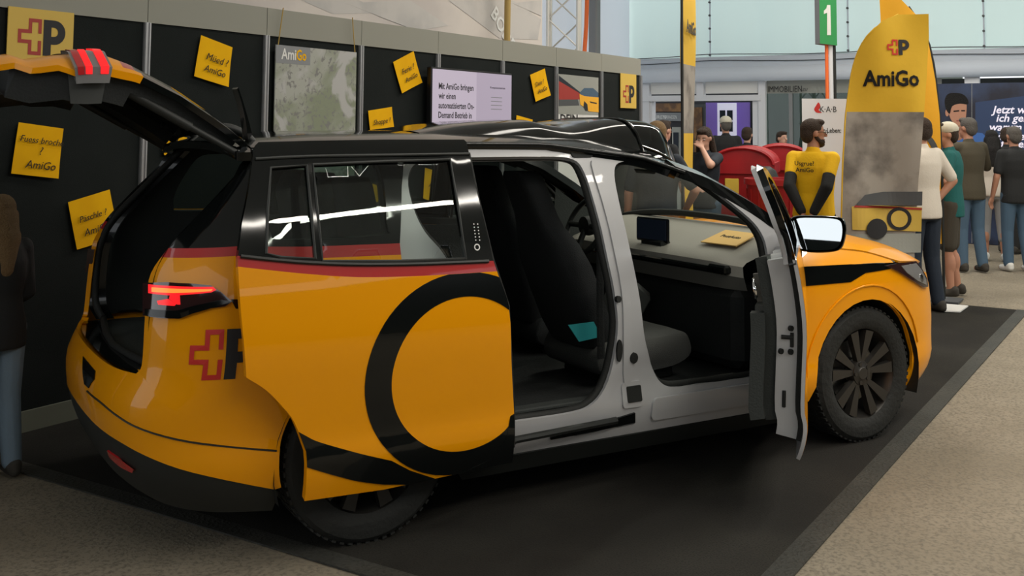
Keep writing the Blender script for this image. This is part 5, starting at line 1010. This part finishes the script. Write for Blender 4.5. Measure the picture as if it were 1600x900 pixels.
# ------------------------------------------------------------------ people
def capsule(a, b, ra, rb, n=10):
    a, b = np.asarray(a, float), np.asarray(b, float); d = b - a; L = np.linalg.norm(d); t = d / (L + 1e-9); u = np.cross(t, (0, 0, 1.))
    if np.linalg.norm(u) < .1: u = np.cross(t, (1., 0, 0))
    u /= np.linalg.norm(u); v = np.cross(t, u); rows = [(a - t * ra * math.cos(q), ra * math.sin(q)) for q in (.25, .8, 1.3)] + [(a, ra), (b, rb)] + [(b + t * rb * math.cos(q), rb * math.sin(q)) for q in (1.3, .8, .25)]
    P = [c + r * (math.cos(2 * math.pi * k / n) * u + math.sin(2 * math.pi * k / n) * v) for c, r in rows for k in range(n)]; m = len(rows)
    return P, [(i * n + k, (i + 1) * n + k, (i + 1) * n + (k + 1) % n, i * n + (k + 1) % n) for i in range(m - 1) for k in range(n)] + [tuple(range(n))[::-1][::-1], tuple((m - 1) * n + k for k in range(n))[::-1]]
def ellip(c, r, R=None, n=14, m=9):
    R = np.eye(3) if R is None else R; P = []; 
    for i in range(m):
        f = math.pi * (i + .5) / m
        for k in range(n): q = 2 * math.pi * k / n; P.append(np.asarray(c, float) + R @ (np.asarray(r) * np.array([math.sin(f) * math.cos(q), math.sin(f) * math.sin(q), math.cos(f)])))
    return P, [(i * n + k, (i + 1) * n + k, (i + 1) * n + (k + 1) % n, i * n + (k + 1) % n) for i in range(m - 1) for k in range(n)] + [tuple(range(n)), tuple((m - 1) * n + k for k in range(n))[::-1]]
def blob(name, prims, material, parent, voxel=.013, smooth=6, label=None):
    b = MB()
    for P, F in prims: b.add(P, F)
    me = bpy.data.meshes.new(name); me.from_pydata(b.v, [], b.f); bm = bmesh.new(); bm.from_mesh(me); bmesh.ops.recalc_face_normals(bm, faces=bm.faces); bm.to_mesh(me); bm.free()
    t = bpy.data.objects.new(name, me); COL.objects.link(t); r = t.modifiers.new('r', 'REMESH'); r.mode = 'VOXEL'; r.voxel_size = voxel; s = t.modifiers.new('s', 'SMOOTH'); s.iterations = smooth; s.factor = .5
    bpy.context.view_layer.update(); m2 = bpy.data.meshes.new_from_object(t.evaluated_get(bpy.context.evaluated_depsgraph_get())); bpy.data.objects.remove(t); m2.materials.clear(); m2.materials.append(M[material]); m2.name = name
    m2.polygons.foreach_set('use_smooth', [True] * len(m2.polygons)); o = bpy.data.objects.new(name, m2); COL.objects.link(o); o.parent = parent
    if label: o['label'] = label
    return o
def person(label, loc, yaw, H=1.75, shirt='cloth_black', pants='denim', shoes='shoe_dark', hair='hair_brown', skin_='skin', sleeve=.5, leg=1.0, arms=None, long=False, cap=None, beard=False, glasses=False, fem=False, under=None, turn=0, nod=0, stance=.1, voxel=.013, hem=.86, seated=False, group=None, bald=False):
    """faces +x; arms: {side: (hand target, elbow hint)} in metres of a 1.75 m figure, side +1 left, -1 right"""
    root = empty('person', loc, yaw, label, 'person', group); k = H / 1.75; root.scale = (k, k, k); V = np.array
    hip, kn, an = {}, {}, {}
    for s in (-1, 1):
        hip[s] = V([0, s * .09, .92]); kn[s] = V([.02 + s * stance * .12, s * .10, .49]); an[s] = V([-.02 + s * stance * .3, s * .11, .08])
        if seated: kn[s] = V([.42, s * .12, .92]); an[s] = V([.42, s * .12, .50])
    sw = .145 if fem else .168; sh = {s: V([-.01, s * sw, 1.42]) for s in (-1, 1)}
    arms = arms or {}; el, ha = {}, {}
    for s in (-1, 1):
        tgt, hint = arms.get(s, ((.06, s * .27, .88), (-.3, s * .2, 0))); t = V(tgt, ); d = t - sh[s]; L1, L2 = .29, .25; D = min(np.linalg.norm(d), L1 + L2 - .005); d = d / np.linalg.norm(d); t = sh[s] + d * D
        a = (L1 * L1 - L2 * L2 + D * D) / (2 * D); hh = math.sqrt(max(0, L1 * L1 - a * a)); h = V(hint, ) - d * (V(hint) @ d); h = h / (np.linalg.norm(h) + 1e-9); el[s] = sh[s] + d * a + h * hh; ha[s] = t
    # skin: one continuous figure
    def trunk(rows, g=0):
        n = 20; P = [(cx + (rx + g) * math.cos(2 * math.pi * q / n), (ry + g) * math.sin(2 * math.pi * q / n), z) for z, cx, rx, ry in rows for q in range(n)]; m = len(rows)
        return P, [(i * n + q, i * n + (q + 1) % n, (i + 1) * n + (q + 1) % n, (i + 1) * n + q) for i in range(m - 1) for q in range(n)] + [tuple(range(n))[::-1], tuple((m - 1) * n + q for q in range(n))]
    wq = .86 if fem else 1.0; ROWS = [(.86, 0, .10, .155), (.93, -.005, .112, .165), (1.02, 0, .108, .155 * (.94 if fem else 1)), (1.12, .005, .104, .150 * (.86 if fem else 1)), (1.24, 0, .115, .165 * (.9 if fem else 1)), (1.34, -.005, .112, .172 * (.88 if fem else 1)), (1.42, -.01, .088, .150 * (.88 if fem else 1)), (1.47, -.01, .068, .09)]
    body = [trunk(ROWS[1:]), capsule(sh[-1], sh[1], .055, .055), capsule((-.005, 0, 1.42), (.01, 0, 1.56), .058, .052)]
    cT, sT = math.cos(turn), math.sin(turn); cn, sn = math.cos(nod), math.sin(nod); HR = np.array([[cT, -sT, 0], [sT, cT, 0], [0, 0, 1]]) @ np.array([[cn, 0, sn], [0, 1, 0], [-sn, 0, cn]]); HC = V([.015, 0, 1.635]); hd = lambda p: HC + HR @ V(p, dtype=float)
    body += [ellip(hd((-.005, 0, .022)), (.098, .077, .095), HR), ellip(hd((.022, 0, -.045)), (.072, .058, .075), HR), capsule(hd((.07, 0, -.085)), hd((.03, 0, -.09)), .028, .04), capsule(hd((.088, 0, .02)), hd((.112, 0, -.018)), .010, .016)] + [ellip(hd((-.005, s * .078, -.005)), (.02, .011, .032), HR) for s in (-1, 1)]
    for s in (-1, 1):
        lk = .78 if leg > .8 else 1; body += [capsule(hip[s], kn[s], .085 * lk, .056 * lk), capsule(kn[s], an[s], .055 * lk, .038), ellip(kn[s] * .62 + an[s] * .38 + V([-.018, 0, 0]), (.052 * lk, .05 * lk, .11)), capsule(an[s] + V([-.03, 0, -.03]), an[s] + V([.14, s * .02, -.05]), .038, .03), capsule(sh[s], el[s], .052, .040), capsule(el[s], ha[s], .042, .028)]
        f = ha[s] - el[s]; f = f / np.linalg.norm(f); sd = np.cross(f, V([0, 0, 1.])); sd = sd / np.linalg.norm(sd) if np.linalg.norm(sd) > .2 else V([0, 1., 0]); nn = np.cross(f, sd)
        pc = ha[s] + f * .05; body.append(ellip(pc, (.05, .042, .019), np.stack([f, sd, nn], 1)))
        for j, (o_, ln) in enumerate(((-.030, .066), (-.010, .076), (.010, .072), (.029, .058))):
            p0 = pc + f * .035 + sd * o_; p1 = p0 + f * ln * .55 + nn * .008; p2 = p1 + f * ln * .35 + nn * .026; body += [capsule(p0, p1, .0105, .010, 8), capsule(p1, p2, .010, .009, 8)]
        body += [capsule(pc - f * .02 - sd * .03, pc + f * .02 - sd * .058 + nn * .01, .013, .011, 8), capsule(pc + f * .02 - sd * .058 + nn * .01, pc + f * .05 - sd * .06 + nn * .02, .011, .010, 8)]
    blob('body', body, skin_, root, voxel * .85, 3)
    # clothes
    sl = [trunk([(min(hem, .88), 0, .118, .168)] + ROWS[1:], .020), capsule(sh[-1] + V([0, 0, -.004]), sh[1] + V([0, 0, -.004]), .066, .066), capsule((-.005, 0, 1.44), (0, 0, 1.485), .068, .062)]
    for s in (-1, 1):
        if sleeve > 0:
            e_ = min(sleeve, 1); q = sh[s] + (el[s] - sh[s]) * (e_ if sleeve >= 1 else e_); sl.append(capsule(sh[s], q, .066, .058 if sleeve <= 1 else .052))
            if sleeve > 1: sl.append(capsule(el[s], el[s] + (ha[s] - el[s]) * (sleeve - 1), .054, .040))
    blob('shirt' if sleeve < 1.2 else 'jacket', sl, shirt, root, voxel)
    if under:
        ul = []
        for s in (-1, 1): ul += [capsule(sh[s] * .4 + el[s] * .6, el[s], .056, .054), capsule(el[s], el[s] + (ha[s] - el[s]) * .92, .055, .042)]
        blob('undersleeves', ul, under, root, voxel)
    tr = [trunk([(.82, 0, .10, .165), (.90, 0, .122, .178), (1.0, 0, .115, .165)], .004)]
    for s in (-1, 1):
        if leg > 1 - 1e-6 or leg > .55:
            e_ = kn[s] + (an[s] - kn[s]) * ((leg - .5) * 2 if leg < 1 else .97); tr += [capsule(hip[s], kn[s], .100, .074), capsule(kn[s], e_, .074, .062)]
        else: tr.append(capsule(hip[s], hip[s] + (kn[s] - hip[s]) * (leg * 2), .105, .092))
    blob('trousers' if leg > .8 else 'shorts', tr, pants, root, voxel)
    for s in (-1, 1): a = an[s]; blob('shoe', [capsule(a + V([-.045, 0, -.038]), a + V([.12, s * .02, -.045]), .040, .036), capsule(a + V([-.03, 0, -.01]), a + V([.02, 0, -.03]), .05, .045)], shoes, root, voxel, 2)
    # hair
    if not bald:
        hr = [ellip(hd((-.018, 0, .042)), (.100, .086, .088), HR), ellip(hd((-.055, 0, -.005)), (.060, .080, .085), HR), ellip(hd((.045, 0, .095)), (.055, .065, .03), HR)]
        if long: hr += [capsule(hd((-.07, 0, -.02)), hd((-.10, .0, -.16)), .075, .085), capsule(hd((-.10, 0, -.14)), hd((-.12, .01, -.34)), .085, .05), capsule(hd((-.03, .075, 0)), hd((-.02, .09, -.18)), .03, .035), capsule(hd((-.03, -.075, 0)), hd((-.02, -.09, -.18)), .03, .035)]
        blob('hair', hr, hair, root, voxel * .8, 3)
    if beard: blob('beard', [capsule(hd((.062, .035, -.075)), hd((.062, -.035, -.075)), .028, .028), ellip(hd((.055, 0, -.095)), (.045, .045, .03), HR), capsule(hd((.0, .058, -.03)), hd((.05, .04, -.08)), .017, .022), capsule(hd((.0, -.058, -.03)), hd((.05, -.04, -.08)), .017, .022)], hair, root, voxel * .6, 2)
    if cap: blob('cap', [ellip(hd((-.012, 0, .060)), (.108, .092, .080), HR), ellip(hd((.12, 0, .055)), (.065, .07, .012), HR)], cap, root, voxel * .7, 2)
    e = MB()
    for s in (-1, 1): e.add(*ellip(hd((.083, s * .031, .008)), (.008, .013, .008), HR, 8, 6))
    e.build('eyes', 'eye_white', root, 80)
    e = MB()
    for s in (-1, 1): e.add(*ellip(hd((.089, s * .031, .008)), (.004, .006, .006), HR, 8, 6)); e.add(*capsule(hd((.090, s * .018, .030)), hd((.078, s * .048, .030)), .004, .003, 6))
    e.build('brows', hair if not bald else 'hair_grey', root, 80); e = MB(); e.add(*ellip(hd((.092, 0, -.056)), (.008, .022, .007), HR, 10, 6)); e.build('mouth', 'lips', root, 80)
    if glasses:
        e = MB()
        for s in (-1, 1): e.tube([hd((.103, s * .034 + .024 * math.cos(q), .008 + .019 * math.sin(q))) for q in np.linspace(0, 6.283, 13)[:-1]], .003, 5, closed=True); e.tube([hd((.100, s * .058, .012)), hd((.01, s * .082, .012))], .003, 5)
        e.build('glasses', 'plastic_black', root, 60)
    return root
def at(px, d, z=0): p = dist(px, 201, d); return (p[0], p[1], z)
YF = math.atan2(FW[1], FW[0])                   # heading straight away from the camera
BACK = {s: ((-.19, s * .045, .96), (-.6, s * .45, 0)) for s in (-1, 1)}
ym = person('man in yellow polo shirt over black sleeves, hands clasped behind his back', at(1270, 9.1), YF - .55, 1.73, 'cloth_yellow', 'cloth_black', 'shoe_dark', 'hair_brown', 'skin', .55, 1, BACK, beard=True, glasses=True, under='cloth_black', turn=-.95, voxel=.010)
_sf = Frame(np.array(ym.location) + np.array(rz(YF - .55) @ np.array([-.155, .115, 1.345])), rz(YF - .55) @ np.array([0, -1, 0]), (0, 0, 1))
text('shirt_print', _sf, 'Usgrue?', .0, .0, .052, 'ink', .006, parent=ym, bold=.015); text('shirt_print', _sf, 'AmiGo', .01, -.055, .052, 'ink', .006, parent=ym, bold=.015)
lw = person('girl in black jacket and jeans with brown hair, beside the booth wall', (*wp(-16, 748, 2, 0)[:2], 0), YF + .9, 1.30, 'cloth_black', 'denim_light', 'shoe_dark', 'hair_blond', 'skin_pale', 1.9, 1, {s: ((.20, s * .12, 1.0), (-.3, s * .15, 0)) for s in (-1, 1)}, long=True, fem=True, voxel=.010, hem=.80)
jf = Frame(dist(16, 540, np.linalg.norm(np.array(lw.location)[:2]) * .94), RT, UP); text('jacket_print', jf, 'WT', 0, 0, .022, 'white_print', 0, parent=lw, bold=.02, shear=.2)
person('man in cream T-shirt and dark jeans, hand on hip, behind the van nose', (*wp(1446, 487, 2, 0)[:2], 0), YF + .45, 1.76, 'cloth_white', 'denim_dark', 'shoe_dark', 'hair_brown', 'skin', .85, 1, {-1: ((.02, -.185, .985), (-.35, -.75, 0)), 1: ((.1, .24, .9), (-.3, .3, 0))}, hem=.84)
person('man in teal T-shirt, khaki shorts and cap, hand at his chin', (*wp(1488, 462, 2, 0)[:2], 0), YF + 1.15, 1.72, 'cloth_teal', 'cloth_khaki', 'shoe_dark', 'hair_brown', 'skin', .8, .46, {-1: ((.19, -.03, 1.46), (-.1, -.7, -.6)), 1: ((.18, .10, 1.12), (-.2, .5, -.3))}, cap='cap_cream', turn=.25, hem=.80)
person('man in olive brown T-shirt and blue jeans before the advertising wall', at(1513, 12.6), YF + .25, 1.80, 'cloth_olive', 'denim', 'shoe_dark', 'hair_grey', 'skin', 1.0, 1, {-1: ((.2, -.08, 1.2), (0, -.6, -.4)), 1: ((.18, .08, 1.40), (0, .6, -.4))}, turn=.3, hem=.82)
person('woman with long black hair, white top and grey cropped trousers', at(1549, 13.7), YF - .25, 1.66, 'cloth_white', 'cloth_grey', 'shoe_white', 'hair_black', 'skin', .45, .74, None, long=True, fem=True)
person('man in black T-shirt and jeans with pale trainers, by the advertising wall', at(1584, 12.7), YF + .1, 1.70, 'cloth_black', 'denim', 'shoe_white', 'hair_grey', 'skin', .75, 1, None, hem=.82)
person('man in black jacket further back beside the slogan', at(1573, 14.6), YF - .9, 1.70, 'cloth_black', 'cloth_black', 'shoe_dark', 'hair_brown', 'skin', 1.9, 1)
person('man in dark grey T-shirt with light brown hair, seen over the van roof', at(1026, 8.8), YF - .3, 1.70, 'cloth_navy', 'denim_dark', 'shoe_dark', 'hair_blond', 'skin', .8, 1, {-1: ((.16, -.22, 1.0), (-.3, -.5, 0))}, turn=.2)
person('man in black shirt with short dark hair, beyond the booth wall end', at(1036, 12.5), YF - .9, 1.74, 'cloth_black', 'denim_dark', 'shoe_dark', 'hair_brown', 'skin_pale', 1.0, 1)
person('woman in navy top and jeans holding a hand to her face', at(1101, 11.2), YF + 2.6, 1.66, 'cloth_navy', 'denim', 'shoe_white', 'hair_brown', 'skin_pale', .7, 1, {1: ((.15, .03, 1.52), (.1, .6, -.7)), -1: ((.2, -.05, 1.12), (-.1, -.6, -.2))}, long=True, fem=True, nod=.3)
person('man in black T-shirt and cream cap facing the shop doorway', at(1134, 16.6), YF + .05, 1.84, 'cloth_black', 'cloth_khaki', 'shoe_dark', 'hair_grey', 'skin', .8, .46, None, cap='cap_cream', hem=.80)
person('woman in black sleeveless top with tied brown hair, beside capped man', at(1167, 16.0), YF - .5, 1.68, 'cloth_black', 'denim', 'shoe_white', 'hair_brown', 'skin_pale', 0, 1, None, fem=True)
person('woman in grey behind the agency window glass', at(1221, 16.6), YF + 3.6, 1.62, 'grey_mid', 'cloth_navy', 'shoe_dark', 'hair_brown', 'skin_pale', 1.0, 1, None, fem=True)
person('fair-haired child behind the man in yellow', at(1245, 12.0), YF + .4, 1.36, 'cloth_grey', 'denim', 'shoe_white', 'hair_blond', 'skin_pale', .7, 1)
